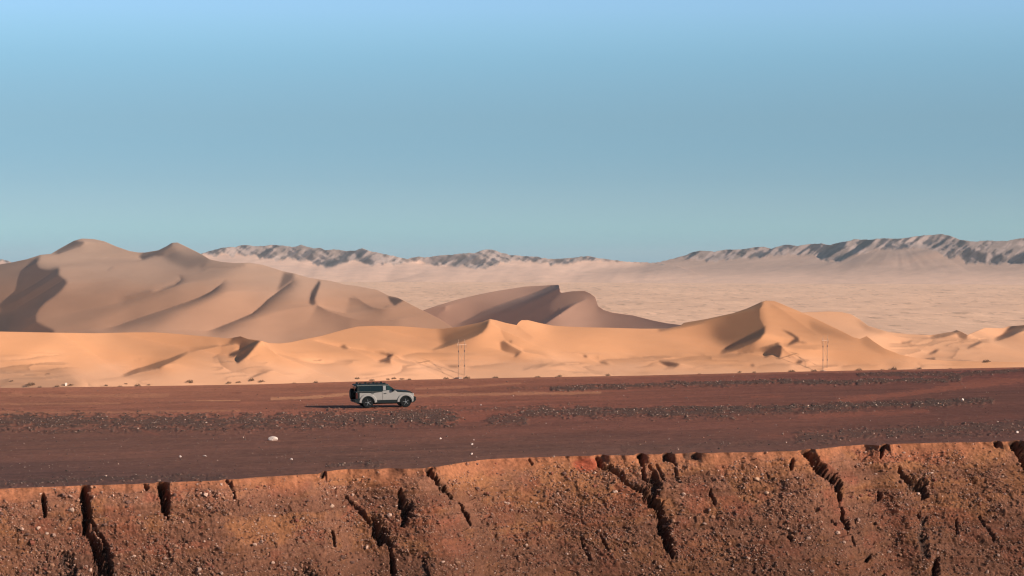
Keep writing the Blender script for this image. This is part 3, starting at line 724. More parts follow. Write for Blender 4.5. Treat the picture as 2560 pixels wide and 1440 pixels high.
GULLY = [  # path with half widths in pixels, depth in metres
    ([(209,1216,6),(210,1235,10),(213,1262,12),(216,1300,12),(212,1328,5)], .55),
    ([(216,1326,3),(232,1345,9),(246,1372,17),(256,1405,22),(262,1445,24)], .55),
    ([(220,1292,5),(236,1320,4),(262,1350,5),(274,1400,6),(276,1445,6)], .30),
    ([(404,1212,12),(408,1230,14),(412,1260,11),(416,1282,8),(419,1300,2)], .55),
    ([(108,1236,4),(109,1252,7),(112,1275,6),(113,1290,3)], .28), ([(361,1210,3),(368,1220,4)], .2),
    ([(160,1390,14),(175,1420,20),(170,1450,20)], .2),
    ([(866,1236,2),(884,1258,4),(905,1280,6),(925,1305,6),(938,1318,7)], .3),
    ([(936,1308,6),(946,1328,18),(958,1345,20),(972,1352,12),(975,1370,6),(979,1378,3)], .5),
    ([(930,1290,3),(945,1310,5)], .2),
    ([(978,1376,3),(983,1395,5),(985,1425,7),(984,1445,5)], .4),
    ([(1000,1228,6),(1006,1245,6),(1002,1262,11),(1020,1268,14),(1014,1290,12),(1006,1312,5)], .38),
    ([(1068,1173,7),(1078,1186,8),(1088,1196,6),(1098,1208,6),(1108,1216,9),(1116,1226,6),(1130,1240,3)], .42),
    ([(1148,1252,2),(1160,1275,4),(1170,1295,5),(1178,1310,2)], .3),
    ([(1492,1142,3),(1500,1154,6),(1508,1168,7),(1522,1170,10),(1536,1178,6),(1551,1188,7),(1560,1200,8),(1566,1208,5),(1590,1218,5),(1606,1226,8)], .45),
    ([(1600,1138,9),(1604,1150,6),(1606,1178,4),(1614,1196,6),(1622,1210,8)], .35),
    ([(1622,1164,3),(1634,1180,7),(1640,1205,13),(1640,1225,14)], .35),
    ([(1606,1222,8),(1618,1236,16),(1634,1250,18),(1648,1268,12),(1652,1280,8)], .5),
    ([(1650,1282,9),(1658,1300,15),(1658,1325,14),(1665,1345,10),(1672,1365,11),(1680,1385,8),(1682,1394,3)], .5),
    ([(1664,1139,12),(1672,1145,7),(1684,1153,3),(1692,1165,2)], .14), ([(1722,1136,16),(1736,1139,10),(1746,1144,3)], .10),
    ([(2012,1126,10),(2026,1142,13),(2042,1160,13),(2056,1172,13),(2064,1184,12),(2078,1196,9),(2090,1208,7)], .55),
    ([(2066,1180,8),(2082,1190,12),(2094,1208,11),(2098,1230,7),(2100,1248,4)], .45),
    ([(2104,1275,4),(2112,1298,8),(2118,1320,7),(2121,1330,2)], .35), ([(2096,1250,2),(2102,1262,3),(2106,1278,3)], .15),
    ([(2250,1168,4),(2262,1190,9),(2285,1208,12),(2305,1218,14),(2312,1236,10),(2306,1244,3)], .35),
    ([(2530,1104,10),(2540,1118,12),(2552,1138,9),(2562,1160,8),(2580,1190,6)], .4),
    ([(2489,1105,7),(2491,1114,5)], .3), ([(1982,1148,3),(1979,1158,6),(1978,1172,3)], .3), ([(2197,1226,3),(2199,1238,6),(2197,1248,3)], .28),
    ([(1777,1222,2),(1780,1236,5),(1786,1252,5),(1788,1262,2)], .25), ([(2392,1298,2),(2394,1318,4),(2393,1334,3)], .3), ([(2296,1282,4),(2300,1298,3)], .25),
    ([(2176,1385,3),(2166,1402,5)], .25), ([(2344,1398,6),(2338,1424,10),(2332,1445,8)], .3), ([(1500,1340,2),(1508,1356,4),(1520,1380,3)], .2),
    ([(1970,1340,4),(1978,1346,4)], .2), ([(2206,1114,7),(2206,1130,5),(2202,1142,3)], .25), ([(571,1204,6),(582,1218,4),(588,1240,3)], .15), ([(806,1180,5),(806,1190,4)], .2),
    ([(826,1318,3),(834,1340,4),(838,1362,3)], .2), ([(2130,1340,2),(2136,1362,3)], .2), ([(2080,1296,2),(2090,1312,3)], .15), ([(1322,1148,2),(1330,1160,3)], .15), ([(1920,1176,3),(1928,1196,3)], .15),
    ([(1640,1160,2),(1650,1180,4),(1668,1198,2)], .14), ([(1688,1170,2),(1694,1188,4),(1706,1200,3)], .16), ([(1450,1345,2),(1462,1372,5),(1474,1396,3)], .14), ([(2310,1300,10),(2304,1340,12),(2310,1390,10)], .12),
    ([(760,1420,8),(800,1440,10)], .22), ([(1060,1400,8),(1068,1435,10)], .15), ([(2450,1290,4),(2470,1320,5),(2486,1350,5)], .12)]

disp = np.zeros(Bx.shape)
wob = fbm(BPX / 8, BPY / 8, 4, 101, .7) - .5
wob3 = fbm(BPX / 3.2, BPY / 3.2, 2, 108) - .5
wob2 = fbm(BPX / 11, BPY / 14, 3, 104)
rub = ss(.42, .6, fbm(Sa / 2.6, Ta / 1.6, 3, 103) + .25 * ss(1.0, 3.5, Ta) - .10)          # where the bank is rubble rather than smooth earth
top_band = ss(.95, .25, Ta + 1.1 * (fbm(Sa / 1.5, Ta / 4, 3, 105) - .5))
rub = (.4 + .6 * rub) * (1 - top_band)
# erosion grain running down and to the right
ga = (Sa + .75 * Ta); gb = (Ta - .35 * Sa)
def ridg(n): return 1 - np.abs(2 * n - 1)
disp += .34 * (fbm(Sa / 2.4, Ta / 2.8, 3, 107) - .5)
w1 = .12 * (fbm(Sa / .5, Ta / .5, 2, 140) - .5); w2 = .12 * (fbm(Sa / .5, Ta / .5, 2, 143) - .5)
ua = .81 * (Sa + w1) + .58 * (Ta + w2); ub = -.58 * (Sa + w1) + .81 * (Ta + w2)      # along and across the grain
patch = ss(.38, .62, fbm(Sa / 1.1, Ta / .9, 3, 145))
disp += .11 * (ridg(vnoise(ua / 1.6, ub / .42, 109)) - .5) * (.25 + .75 * rub)
disp += .075 * (vnoise(ua / .34, ub / .19, 111) - .5) * (.2 + 1.1 * rub * patch)
disp += .085 * (vnoise(ua / .17, ub / .10, 113) - .5) * (.15 + 1.1 * rub * (.35 + .65 * patch))
strat = fbm(Ta / .42 + .8 * fbm(Sa / 5, Ta / 2, 2, 161), Sa / 9, 3, 163)
disp -= .16 * ss(.48, .62, strat) * (1 - top_band)
disp += .055 * (vnoise(ua / .085, ub / .065, 117) - .5) * (.2 + 1.0 * rub)
disp += .09 * ss(.60, .74, fbm(Sa / .42, Ta / .40, 2, 119)) * (.1 + .9 * rub)
disp -= .08 * ss(.70, .86, fbm(ua / .5, ub / .28, 2, 151)) * (.2 + .8 * rub)
disp -= .10 * ss(.72, .88, ridg(vnoise(ua / 2.2 + 7, ub / .7, 121))) * top_band * ss(.5, .7, fbm(Sa / 3, Ta / 3, 2, 155))
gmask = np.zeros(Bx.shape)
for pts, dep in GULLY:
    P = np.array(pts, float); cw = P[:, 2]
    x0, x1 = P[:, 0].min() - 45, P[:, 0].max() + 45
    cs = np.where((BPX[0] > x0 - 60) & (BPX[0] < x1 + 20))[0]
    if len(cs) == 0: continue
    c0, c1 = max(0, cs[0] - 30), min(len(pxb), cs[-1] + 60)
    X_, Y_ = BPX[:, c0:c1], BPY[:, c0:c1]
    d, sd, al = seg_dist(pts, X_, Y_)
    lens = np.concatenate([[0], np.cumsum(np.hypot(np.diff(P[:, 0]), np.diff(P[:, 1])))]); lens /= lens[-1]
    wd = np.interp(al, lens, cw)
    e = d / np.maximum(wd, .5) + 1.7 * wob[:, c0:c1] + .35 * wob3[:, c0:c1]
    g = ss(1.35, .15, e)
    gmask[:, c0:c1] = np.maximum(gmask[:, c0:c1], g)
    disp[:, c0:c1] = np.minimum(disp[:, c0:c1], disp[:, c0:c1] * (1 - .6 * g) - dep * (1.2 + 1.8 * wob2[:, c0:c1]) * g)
lipf = ss(0, .10, Ta)
gl = np.minimum(1, gmask)
disp = disp * np.maximum(lipf, 0)
disp *= ss(25, 11, Ta) * .9 + .1
Pb = np.stack([Bx + disp * NB[0], By + disp * NB[1], Bz + disp * NB[2]], 2)
EXB = .96 / 1.22
n1 = fbm(Sa / 3.4, Ta / 1.5, 4, 131); n2 = fbm(Sa / .9, Ta / .7, 4, 133); n3 = fbm(Sa / .15, Ta / .15, 3, 135)
c_or = lin(168, 106, 76) * EXB; c_oc = lin(164, 108, 76) * EXB; c_gr = lin(140, 94, 76) * EXB; c_rd = lin(156, 90, 70) * EXB
tintb = np.repeat(np.repeat(c_oc[None, None], Bx.shape[0], 0), Bx.shape[1], 1)
tintb = mix(tintb, c_gr, .85 * ss(.40, .62, n1 * .6 + n2 * .4 + .07 * ss(2, 6, Ta)))
tintb = mix(tintb, c_rd, .6 * ss(.55, .70, fbm(Sa / 1.9, Ta / 1.4, 3, 137)))
tintb = mix(tintb, c_or, .8 * top_band)
tintb = mix(tintb, lin(170, 78, 58) * EXB, .75 * ss(1, .5, np.hypot((BPX - 1465) / 42, (BPY - 1160) / 24)))
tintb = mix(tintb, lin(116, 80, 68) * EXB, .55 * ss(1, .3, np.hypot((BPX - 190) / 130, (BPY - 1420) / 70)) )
strat = fbm(Ta / .42 + .8 * fbm(Sa / 5, Ta / 2, 2, 161), Sa / 9, 3, 163)
tintb = mix(tintb, lin(122, 80, 64) * EXB, .55 * ss(.5, .68, strat) * (1 - top_band))
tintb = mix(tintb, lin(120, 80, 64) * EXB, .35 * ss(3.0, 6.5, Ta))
down_tone = 1 - .24 * ss(.5, 2.2, Ta + .8 * (n1 - .5)) - .14 * ss(2.5, 7.5, Ta)  # tone factor, darker further down the bank
tintb *= down_tone[..., None] * np.array([1.0, .985, .95])
tintb *= (1 + .62 * (n3 - .5) + .35 * (n2 - .5))[..., None]
tintb = mix(tintb, lin(62, 50, 46) * EXB, .8 * gmask)  # deep shade inside the gullies painted into the bank colour
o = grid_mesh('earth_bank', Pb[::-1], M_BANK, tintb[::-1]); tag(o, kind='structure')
# floor of the pit below the bank
zf = float(Pb[-1, :, 2].mean()) + 1.5
gx, gy = np.meshgrid(np.linspace(-160, 160, 120), np.linspace(-80, 150, 90))
o = grid_mesh('pit_floor', np.stack([gx, gy, zf + .5 * (fbm(gx / 9, gy / 9, 3, 7) - .5)], 2), M_BANK, np.repeat(np.repeat(c_gr[None, None], 90, 0), 120, 1)); tag(o, kind='structure')

# ------------------------------------------------------------------ loose stones
rng = np.random.RandomState(11)
phi = (1 + 5 ** .5) / 2
ICO_V = np.array([(-1,phi,0),(1,phi,0),(-1,-phi,0),(1,-phi,0),(0,-1,phi),(0,1,phi),(0,-1,-phi),(0,1,-phi),(phi,0,-1),(phi,0,1),(-phi,0,-1),(-phi,0,1)]) / math.hypot(1, phi)
ICO_T = np.array([(0,11,5),(0,5,1),(0,1,7),(0,7,10),(0,10,11),(1,5,9),(5,11,4),(11,10,2),(10,7,6),(7,1,8),(3,9,4),(3,4,2),(3,2,6),(3,6,8),(3,8,9),(4,9,5),(2,4,11),(6,2,10),(8,6,7),(9,8,1)])
def scatter(name, cen, size, cols, label, cat):
    n = len(cen)
    ax = rng.normal(size=(n, 3)); ax /= np.linalg.norm(ax, axis=1)[:, None]; an = rng.rand(n) * 6.28
    K = np.zeros((n, 3, 3)); K[:, 0, 1] = -ax[:, 2]; K[:, 0, 2] = ax[:, 1]; K[:, 1, 0] = ax[:, 2]; K[:, 1, 2] = -ax[:, 0]; K[:, 2, 0] = -ax[:, 1]; K[:, 2, 1] = ax[:, 0]
    R = np.eye(3)[None] + np.sin(an)[:, None, None] * K + (1 - np.cos(an))[:, None, None] * (K @ K)
    V = ICO_V[None] * (1 + .5 * (rng.rand(n, 12, 1) - .5)) * (1 + .7 * (rng.rand(n, 1, 3) - .5))
    V = np.einsum('nij,nkj->nki', R, V); V[:, :, 2] *= .75
    V = V * size[:, None, None] + cen[:, None, :]
    T = ICO_T[None] + (np.arange(n) * 12)[:, None, None]
    tint = np.repeat(cols[:, None, :], 12, 1)
    o = raw_mesh(name, V.reshape(-1, 3), T.reshape(-1, 3), M_STONE, tint.reshape(-1, 3)); tag(o, label, cat, kind='stuff')
    return o

ri = rng.randint(0, nrow - 2, 480000); ci = rng.randint(0, len(pxs) - 1, 480000)
wgt = g_m[ri, ci]; ok = (rng.rand(480000) < (wgt ** 1.5) * .10 * (Yt[ri, ci] / 180) + .022 + .02 * (tt[ri, 0] < .02)) & (PXt[ri, ci] > -480) & (PXt[ri, ci] < 3280)
ri, ci = ri[ok], ci[ok]
cen = Pt[ri, ci] + rng.normal(size=(len(ri), 3)) * np.array([.05, .15, 0])
sz = .0155 * np.exp(rng.normal(size=len(ri)) * .5) * (1 + .9 * g_m[ri, ci]); sz = np.minimum(sz, .075)
cen[:, 2] += sz * .3
pal = np.array([lin(116, 92, 82), lin(90, 74, 66), lin(140, 112, 98), lin(178, 148, 130), lin(66, 56, 50), lin(126, 84, 68)]) * 1.05
cc = pal[rng.choice(6, len(ri), p=[.28, .26, .15, .04, .17, .10])]
scatter('gravel', cen, sz, cc, 'loose grey and pale stones lying in strips along the brown gravel terrace', 'gravel')
print('gravel', len(ri))

N0 = 400000
rb = rng.randint(3, 316, N0); cb = rng.randint(0, len(pxb) - 2, N0)
ok = (rng.rand(N0) < (.10 + .9 * rub[rb, cb]) * (.25 + .75 * patch[rb, cb]) * .8) & (BPX[rb, cb] > -480) & (BPX[rb, cb] < 3280)
rb, cb = rb[ok], cb[ok]
cen = Pb[rb, cb].copy(); sz = np.minimum(.0150 * np.exp(rng.normal(size=len(rb)) * .68), .13)
cen += NB[None] * (sz * .35)[:, None]
palb = np.array([lin(172, 122, 96), lin(150, 102, 82), lin(122, 86, 74), lin(216, 172, 150), lin(186, 146, 128), lin(146, 84, 66)]) * EXB * 1.1
cc = down_tone[rb, cb][:, None] * palb[rng.choice(6, len(rb), p=[.27, .25, .2, .06, .09, .13])] * (1 + .2 * (rng.rand(len(rb), 1) - .5))
scatter('pebbles', cen, sz, cc, 'stones and pebbles stuck in the rubbly orange earth bank', 'pebbles')
print('pebbles', len(rb))
# ------------------------------------------------------------------ solid builder for the things
import bmesh
class MB:
    def __init__(s): s.bm = bmesh.new()
    def box(s, x0, x1, y0, y1, z0, z1, bev=0.0, rot=None, piv=None):
        r = bmesh.ops.create_cube(s.bm, size=1.0); v = r['verts']
        for p in v: p.co = Vector(((x0 + x1) / 2 + p.co.x * (x1 - x0), (y0 + y1) / 2 + p.co.y * (y1 - y0), (z0 + z1) / 2 + p.co.z * (z1 - z0)))
        if bev: 
            es = list({e for p in v for e in p.link_edges})
            r = bmesh.ops.bevel(s.bm, geom=es, offset=bev, segments=2, affect='EDGES', profile=.6)
        return v
    def prism(s, xz, ya, yb, bev=0.0, xz2=None):
        """outline in x,z pushed through y; xz2 gives the outline on the far side"""
        xz2 = xz2 or xz
        a = [s.bm.verts.new((x, ya, z)) for x, z in xz]; b = [s.bm.verts.new((x, yb, z)) for x, z in xz2]
        fs = [s.bm.faces.new(a), s.bm.faces.new(b[::-1])]
        n = len(a)
        for i in range(n): fs.append(s.bm.faces.new((a[(i + 1) % n], a[i], b[i], b[(i + 1) % n])))
        bmesh.ops.recalc_face_normals(s.bm, faces=fs)
        if bev:
            es = [e for e in fs[0].edges] + [e for e in fs[1].edges]
            bmesh.ops.bevel(s.bm, geom=es, offset=bev, segments=3, affect='EDGES', profile=.5, clamp_overlap=True)
        return fs
    def cyl(s, c, axis, r0, r1, length, seg=24):
        q = Vector((0, 0, 1)).rotation_difference(Vector(axis).normalized())
        M = Matrix.Translation(Vector(c)) @ q.to_matrix().to_4x4()
        bmesh.ops.create_cone(s.bm, cap_ends=True, cap_tris=False, segments=seg, radius1=r0, radius2=r1, depth=length, matrix=M)
    def lathe(s, prof, c, seg=32):
        """profile (radius, y) turned about the y axis through c"""
        rings = []
        for r, y in prof:
            rings.append([s.bm.verts.new((c[0] + r * math.cos(a), c[1] + y, c[2] + r * math.sin(a))) for a in [i * 2 * math.pi / seg for i in range(seg)]])
        for A, B in zip(rings[:-1], rings[1:]):
            for i in range(seg): s.bm.faces.new((A[i], A[(i + 1) % seg], B[(i + 1) % seg], B[i]))
        for R_ in (rings[0], rings[-1]): s.bm.faces.new(R_)
    def bar(s, a, b, r, seg=6):
        a, b = Vector(a), Vector(b); s.cyl((a + b) / 2, b - a, r, r, (b - a).length, seg)
    def build(s, name, mat, parent=None, smooth=None):
        bmesh.ops.recalc_face_normals(s.bm, faces=s.bm.faces)
        me = bpy.data.meshes.new(name); s.bm.to_mesh(me); s.bm.free()
        me.materials.append(mat)
        if smooth: me.shade_smooth()
        o = bpy.data.objects.new(name, me); C.objects.link(o)
        if parent: o.parent = parent
        return o

def empty(name, loc, rz=0, sc=1):
    o = bpy.data.objects.new(name, None); C.objects.link(o); o.location = loc; o.rotation_euler = (0, 0, rz); o.scale = (sc, sc, sc)
    return o

PAINT = mat_simple('silver_paint', (.34, .305, .28), .33, metal=.35, spec=.5, noise=.04, nscale=3)
BLACK = mat_simple('black_trim', (.009, .013, .014), .55, spec=.15, noise=.1, nscale=4)
GLOSSB = mat_simple('black_roof_paint', (.010, .014, .015), .5, spec=.2, noise=.05, nscale=3)
GLASS = mat_simple('dark_glass', (.006, .014, .017), .12, spec=.3, noise=.05, nscale=2)
GLASSG = mat_simple('tinted_front_glass', (.015, .035, .033), .15, spec=.35, noise=.05, nscale=2)
RUBBER = mat_simple('tyre_rubber', (.012, .013, .014), .9, spec=.1, noise=.2, nscale=9, bump=.3, bscale=40, bdist=.01)
ALLOY = mat_simple('alloy', (.20, .21, .22), .4, metal=.1, noise=.05, nscale=6)
LAMPR = mat_simple('tail_lamp_red', (.05, .012, .01), .25, noise=.05)
LAMPW = mat_simple('head_lamp_clear', (.75, .75, .72), .15, noise=.03)
PILLAR = mat_simple('grey_pillar_paint', (.13, .125, .12), .45, noise=.08, nscale=6)
ROOFEDGE = mat_simple('grey_roof_edge', (.10, .115, .11), .4, noise=.06, nscale=3)
GRILL = mat_simple('grey_louvre', (.36, .35, .34), .5, metal=.2, noise=.08, nscale=8)

def make_suv(loc, yaw, roll_dir):
    root = empty('off_road_car', loc, yaw)
    tag(root, 'silver and black boxy off-road car with rear spare wheel driving along the terrace', 'car')
    root.rotation_euler = (0, -math.atan(SLOPE * math.cos(yaw)), yaw)
    W2 = .93
    def arch(cx, r, n=10, z0=.36):
        a0 = math.asin(max(-1, (z0 - .40) / r))
        return [(cx + r * math.cos(a), .40 + r * math.sin(a)) for a in np.linspace(a0, math.pi - a0, n)]
    # body: side outline with both wheel arches cut out, front to the right (+x), right side at -y
    up = [(0.02, .50), (0.0, 1.16), (.06, 1.21), (2.86, 1.20), (3.0, 1.205), (4.02, 1.115), (4.22, 1.03), (4.26, .92), (4.24, .55), (4.19, .45)]
    low = arch(3.66, .47)[0:] 
    mid = [(3.15, .47), (1.42, .47)]
    rear = arch(.86, .49)
    outl = up + [(4.12, .45)] + low + mid + rear + [(.30, .50)]
    b = MB(); b.prism(outl, -W2, W2, bev=.035)
    body = b.build('body', PAINT, root)
    # underside, dark
    b = MB(); b.box(.25, 4.1, -.62, .62, .26, .62, .02); b.box(1.5, 3.0, -.80, .80, .30, .50, .02)
    b.cyl((.86, 0, .40), (0, 1, 0), .06, .06, 1.5, 12); b.cyl((3.66, 0, .40), (0, 1, 0), .06, .06, 1.5, 12)
    b.build('underbody', BLACK, root)
    # flared wings over the wheels
    for s_ in (-1, 1):
        for cx, ro, nm in ((.86, .62, 'rear'), (3.66, .60, 'front')):
            b = MB(); 
            pts_o = [(cx + ro * 1.06 * math.cos(a), .42 + ro * math.sin(a) * (1.0)) for a in np.linspace(-.02, math.pi + .02, 14)]
            pts_i = [(cx + (ro - .15) * math.cos(a), .40 + (ro - .15) * math.sin(a)) for a in np.linspace(math.pi + .05, -.05, 14)]
            if cx > 2: pts_o = [(min(x, 4.22), z) for x, z in pts_o]
            b.prism(pts_o + pts_i, s_ * (W2 - .02), s_ * (W2 + .075), bev=.02)
            b.build('wing_flare', PAINT, root)
            b = MB()
            po = [(cx + (ro - .13) * math.cos(a), .40 + (ro - .13) * math.sin(a)) for a in np.linspace(-.08, math.pi + .08, 14)]
            pi_ = [(cx + (ro - .22) * math.cos(a), .40 + (ro - .22) * math.sin(a)) for a in np.linspace(math.pi + .1, -.1, 14)]
            b.prism(po + pi_, s_ * (W2 - .06), s_ * (W2 + .095), bev=.01)
            b.build('wheel_arch_trim', BLACK, root)
        b = MB(); b.prism([(1.40, .34), (3.18, .34), (3.12, .56), (1.46, .56)], s_ * (W2 - .1), s_ * (W2 + .055), bev=.02)
        b.build('side_sill', BLACK, root)
        # front door with handle
        b = MB(); b.prism([(1.92, .565), (3.02, .565), (3.02, 1.17), (1.92, 1.17)], s_ * (W2 - .01), s_ * (W2 + .022), bev=.012)
        dr = b.build('door', PAINT, root)
        b = MB(); b.box(2.02, 2.22, min(s_ * (W2 + .02), s_ * (W2 + .055)), max(s_ * (W2 + .02), s_ * (W2 + .055)), 1.02, 1.06, .01); b.build('handle', BLACK, dr)
        b = MB(); b.prism([(1.47, .60), (1.90, .565), (1.90, 1.17), (1.05, 1.17), (1.12, 1.05)], s_ * (W2 - .01), s_ * (W2 + .020), bev=.01)
        dr = b.build('door', PAINT, root)
        b = MB(); b.box(1.12, 1.30, min(s_ * (W2 + .02), s_ * (W2 + .05)), max(s_ * (W2 + .02), s_ * (W2 + .05)), 1.03, 1.065, .01); b.build('handle', BLACK, dr)
        # black shoulder line over the rear wing
        b = MB(); b.prism([(.05, 1.13), (1.30, 1.10), (1.92, 1.165), (1.92, 1.20), (.05, 1.20)], s_ * W2, s_ * (W2 + .026), bev=.004); b.build('shoulder_trim', BLACK, root)
    # cabin: leans in towards the roof
    def lean(z): return W2 - .02 - .10 * (z - 1.2) / .5
    lo = [(.03, 1.2), (2.99, 1.2)]; hi = [(.10, 1.665), (2.36, 1.665)]
    b = MB(); bm = b.bm
    vs = {}
    def V(x, y, z):
        k = (round(x, 3), round(y, 3), round(z, 3))
        if k not in vs: vs[k] = bm.verts.new(k)
        return vs[k]
    c8 = []
    for (x, z) in (lo[0], lo[1], hi[1], hi[0]): c8.append((V(x, -lean(z), z), V(x, lean(z), z)))
    for i in range(4):
        j = (i + 1) % 4
        bm.faces.new((c8[i][0], c8[j][0], c8[j][1], c8[i][1]))
    bm.faces.new([c[0] for c in c8][::-1]); bm.faces.new([c[1] for c in c8])
    bmesh.ops.bevel(bm, geom=list(bm.edges), offset=.03, segments=2, affect='EDGES')
    b.build('cabin', BLACK, root)
    def side_plate(name, pts, mat, s_, off=.012, th=.014, parent=root):
        b = MB(); a = [b.bm.verts.new((x, s_ * (lean(z) + off), z)) for x, z in pts]; c = [b.bm.verts.new((x, s_ * (lean(z) + off - th), z)) for x, z in pts]
        b.bm.faces.new(a); b.bm.faces.new(c[::-1]); n = len(a)
        for i in range(n): b.bm.faces.new((a[(i + 1) % n], a[i], c[i], c[(i + 1) % n]))
        return b.build(name, mat, parent)
    for s_ in (-1, 1):
        side_plate('window', [(.22, 1.24), (1.06, 1.24), (1.06, 1.60), (.26, 1.60)], GLASS, s_)
        side_plate('window', [(1.10, 1.24), (1.93, 1.24), (1.93, 1.60), (1.10, 1.60)], GLASS, s_)
        pl = side_plate('pillar_panel', [(1.98, 1.205), (2.20, 1.205), (2.20, 1.61), (1.98, 1.61)], PILLAR, s_, .022, .02)
        for k in range(4):
            side_plate('louvre', [(2.00, 1.30 + k * .08), (2.18, 1.30 + k * .08), (2.18, 1.335 + k * .08), (2.00, 1.335 + k * .08)], GRILL, s_, .034, .014, pl)
        side_plate('window', [(2.25, 1.27), (2.86, 1.27), (2.42, 1.61), (2.25, 1.61)], GLASSG, s_)
        side_plate('window_sill', [(2.23, 1.20), (2.94, 1.20), (2.86, 1.262), (2.23, 1.262)], PAINT, s_, .02, .02)
        # mirror
        b = MB(); y0, y1 = sorted((s_ * (W2 + .02), s_ * (W2 + .24))); b.box(2.66, 2.80, y0, y1, 1.19, 1.37, .03); b.box(2.68, 2.76, min(s_ * .85, s_ * (W2 + .05)), max(s_ * .85, s_ * (W2 + .05)), 1.17, 1.22, .01)
        b.build('mirror', BLACK, root)
    # windscreen
    b = MB(); x0, z0, x1, z1 = 2.985, 1.225, 2.40, 1.635; off = Vector((z1 - z0, 0, x0 - x1)).normalized() * .012
    q = [(x0, -lean(z0) + .08, z0), (x0, lean(z0) - .08, z0), (x1, lean(z1) - .08, z1), (x1, -lean(z1) + .08, z1)]
    a = [b.bm.verts.new(Vector(p) + off) for p in q]; c = [b.bm.verts.new(Vector(p) - off * .5) for p in q]
    b.bm.faces.new(a); b.bm.faces.new(c[::-1])
    for i in range(4): b.bm.faces.new((a[(i + 1) % 4], a[i], c[i], c[(i + 1) % 4]))
    b.build('windscreen', GLASSG, root)
    # roof, rack
    b = MB(); b.box(.06, 2.40, -.82, .82, 1.655, 1.715, .025); b.prism([(.08, 1.60), (.08, 1.72), (-.04, 1.70), (-.03, 1.64)], -.76, .76, .01)
    b.build('roof', GLOSSB, root)
    for s_ in (-1, 1):
        b = MB(); b.bar((.22, s_ * .72, 1.785), (2.20, s_ * .72, 1.785), .022, 8)
        rk = b.build('roof_rail', BLACK, root)
        for xk in (.30, .95, 1.55, 2.12):
            b = MB(); b.box(xk - .08, xk + .08, s_ * .72 - .03, s_ * .72 + .03, 1.71, 1.83, .012); b.build('rail_foot', BLACK, rk)
    for s_ in (-1, 1):
        b = MB(); b.prism([(.02, 1.615), (2.30, 1.615), (2.46, 1.60), (2.40, 1.675), (.06, 1.68)], s_ * .76, s_ * .858, bev=.008); b.build('roof_edge', ROOFEDGE, root)
    # bonnet panel, black
    b = MB(); b.prism([(3.00, 1.208), (3.98, 1.125), (4.10, 1.09), (4.10, 1.12), (3.98, 1.16), (3.02, 1.245)], -.74, .74, .01)
    b.build('bonnet_panel', GLOSSB, root)
    for s_ in (-1, 1):
        b = MB(); b.prism([(2.98, 1.13), (3.95, 1.06), (4.19, 1.0), (4.17, 1.06), (3.98, 1.14), (2.98, 1.225)], s_ * .70, s_ * (W2 + .012), bev=.01)
        b.build('bonnet_side_trim', GLOSSB, root)
    # nose: grille, lamps, bumper
    b = MB(); b.box(4.245, 4.275, -.60, .60, .78, 1.0, .01); gr = b.build('grille', BLACK, root)
    for s_ in (-1, 1):
        b = MB(); y0, y1 = sorted((s_ * .64, s_ * .86)); b.box(4.23, 4.28, y0, y1, .80, .98, .02); b.build('headlight', LAMPW, root)
    b = MB(); b.prism([(4.02, .30), (4.30, .34), (4.44, .52), (4.44, .74), (4.27, .78), (4.10, .70)], -.90, .90, .04)
    b.build('front_bumper', BLACK, root)
    # tail: panel, lamps, bumper, spare wheel
    b = MB(); b.box(-.03, .03, -.86, .86, .60, 1.18, .02); b.build('tailgate', BLACK, root)
    b = MB(); b.box(.00, .05, -.78, .78, 1.24, 1.60, .02); b.build('rear_window', GLASS, root)
    b = MB(); b.prism([(-.14, .42), (.36, .34), (.33, .66), (-.14, .66)], -.968, .968, .03); b.build('rear_bumper', BLACK, root)
    for s_ in (-1, 1):
        b = MB(); y0, y1 = sorted((s_ * .82, s_ * .95)); b.box(-.05, .10, y0, y1, .70, 1.14, .02); b.build('tail_light', LAMPR, root)
        b = MB(); y0, y1 = sorted((s_ * .80, s_ * .945)); b.box(.02, .24, y0, y1, .50, 1.12, .015); b.build('corner_panel', BLACK, root)
    # wheels
    def wheel(cx, cy, cz, out, axis_x=False, nm='wheel', rad=.395):
        wr = empty(nm, (cx, cy, cz)); wr.parent = root
        if axis_x: wr.rotation_euler = (0, 0, -math.pi / 2)
        b = MB(); b.lathe([(rad * .62, -.12), (rad * .93, -.125), (rad, -.09), (rad, .09), (rad * .93, .125), (rad * .62, .12)], (0, 0, 0), 36)
        for k in range(36):
            a = k * 2 * math.pi / 36
            b.box(-.012, .012, -.11, .11, rad - .006, rad + .012)
            vs_ = b.bm.verts[-8:] if False else None
            b.bm.verts.ensure_lookup_table()
            for v in b.bm.verts[-8:]:
                x, z = v.co.x, v.co.z
                v.co.x = x * math.cos(a) - z * math.sin(a); v.co.z = x * math.sin(a) + z * math.cos(a)
        b.build('tyre', RUBBER, wr)
        b = MB(); yo = out * .105
        b.cyl((0, yo * .55, 0), (0, 1, 0), rad * .60, rad * .60, .05, 28)
        rim = b.build('rim', BLACK, wr)
        b = MB()
        for k in range(5):
            a = k * 2 * math.pi / 5 + .5
            b.bar((0, yo, 0), (rad * .58 * math.cos(a), yo, rad * .58 * math.sin(a)), .022, 6)
        b.cyl((0, yo, 0), (0, 1, 0), .055, .055, .07, 14)
        b.build('spokes', ALLOY, wr)
        return wr
    for cx in (.86, 3.66):
        for s_ in (-1, 1): wheel(cx, s_ * .84, .395, s_)
    wheel(-.17, 0, 1.02, -1, True, 'spare_wheel', .385)
    b = MB(); b.cyl((-.31, 0, 1.02), (1, 0, 0), .30, .32, .05, 28); b.build('spare_wheel_cover', BLACK, root)
    b = MB(); b.prism([(-.20, .50), (-.02, .50), (-.02, .62), (-.20, .60)], -.2, .2, .01); b.build('tow_bracket', BLACK, root)
    return root

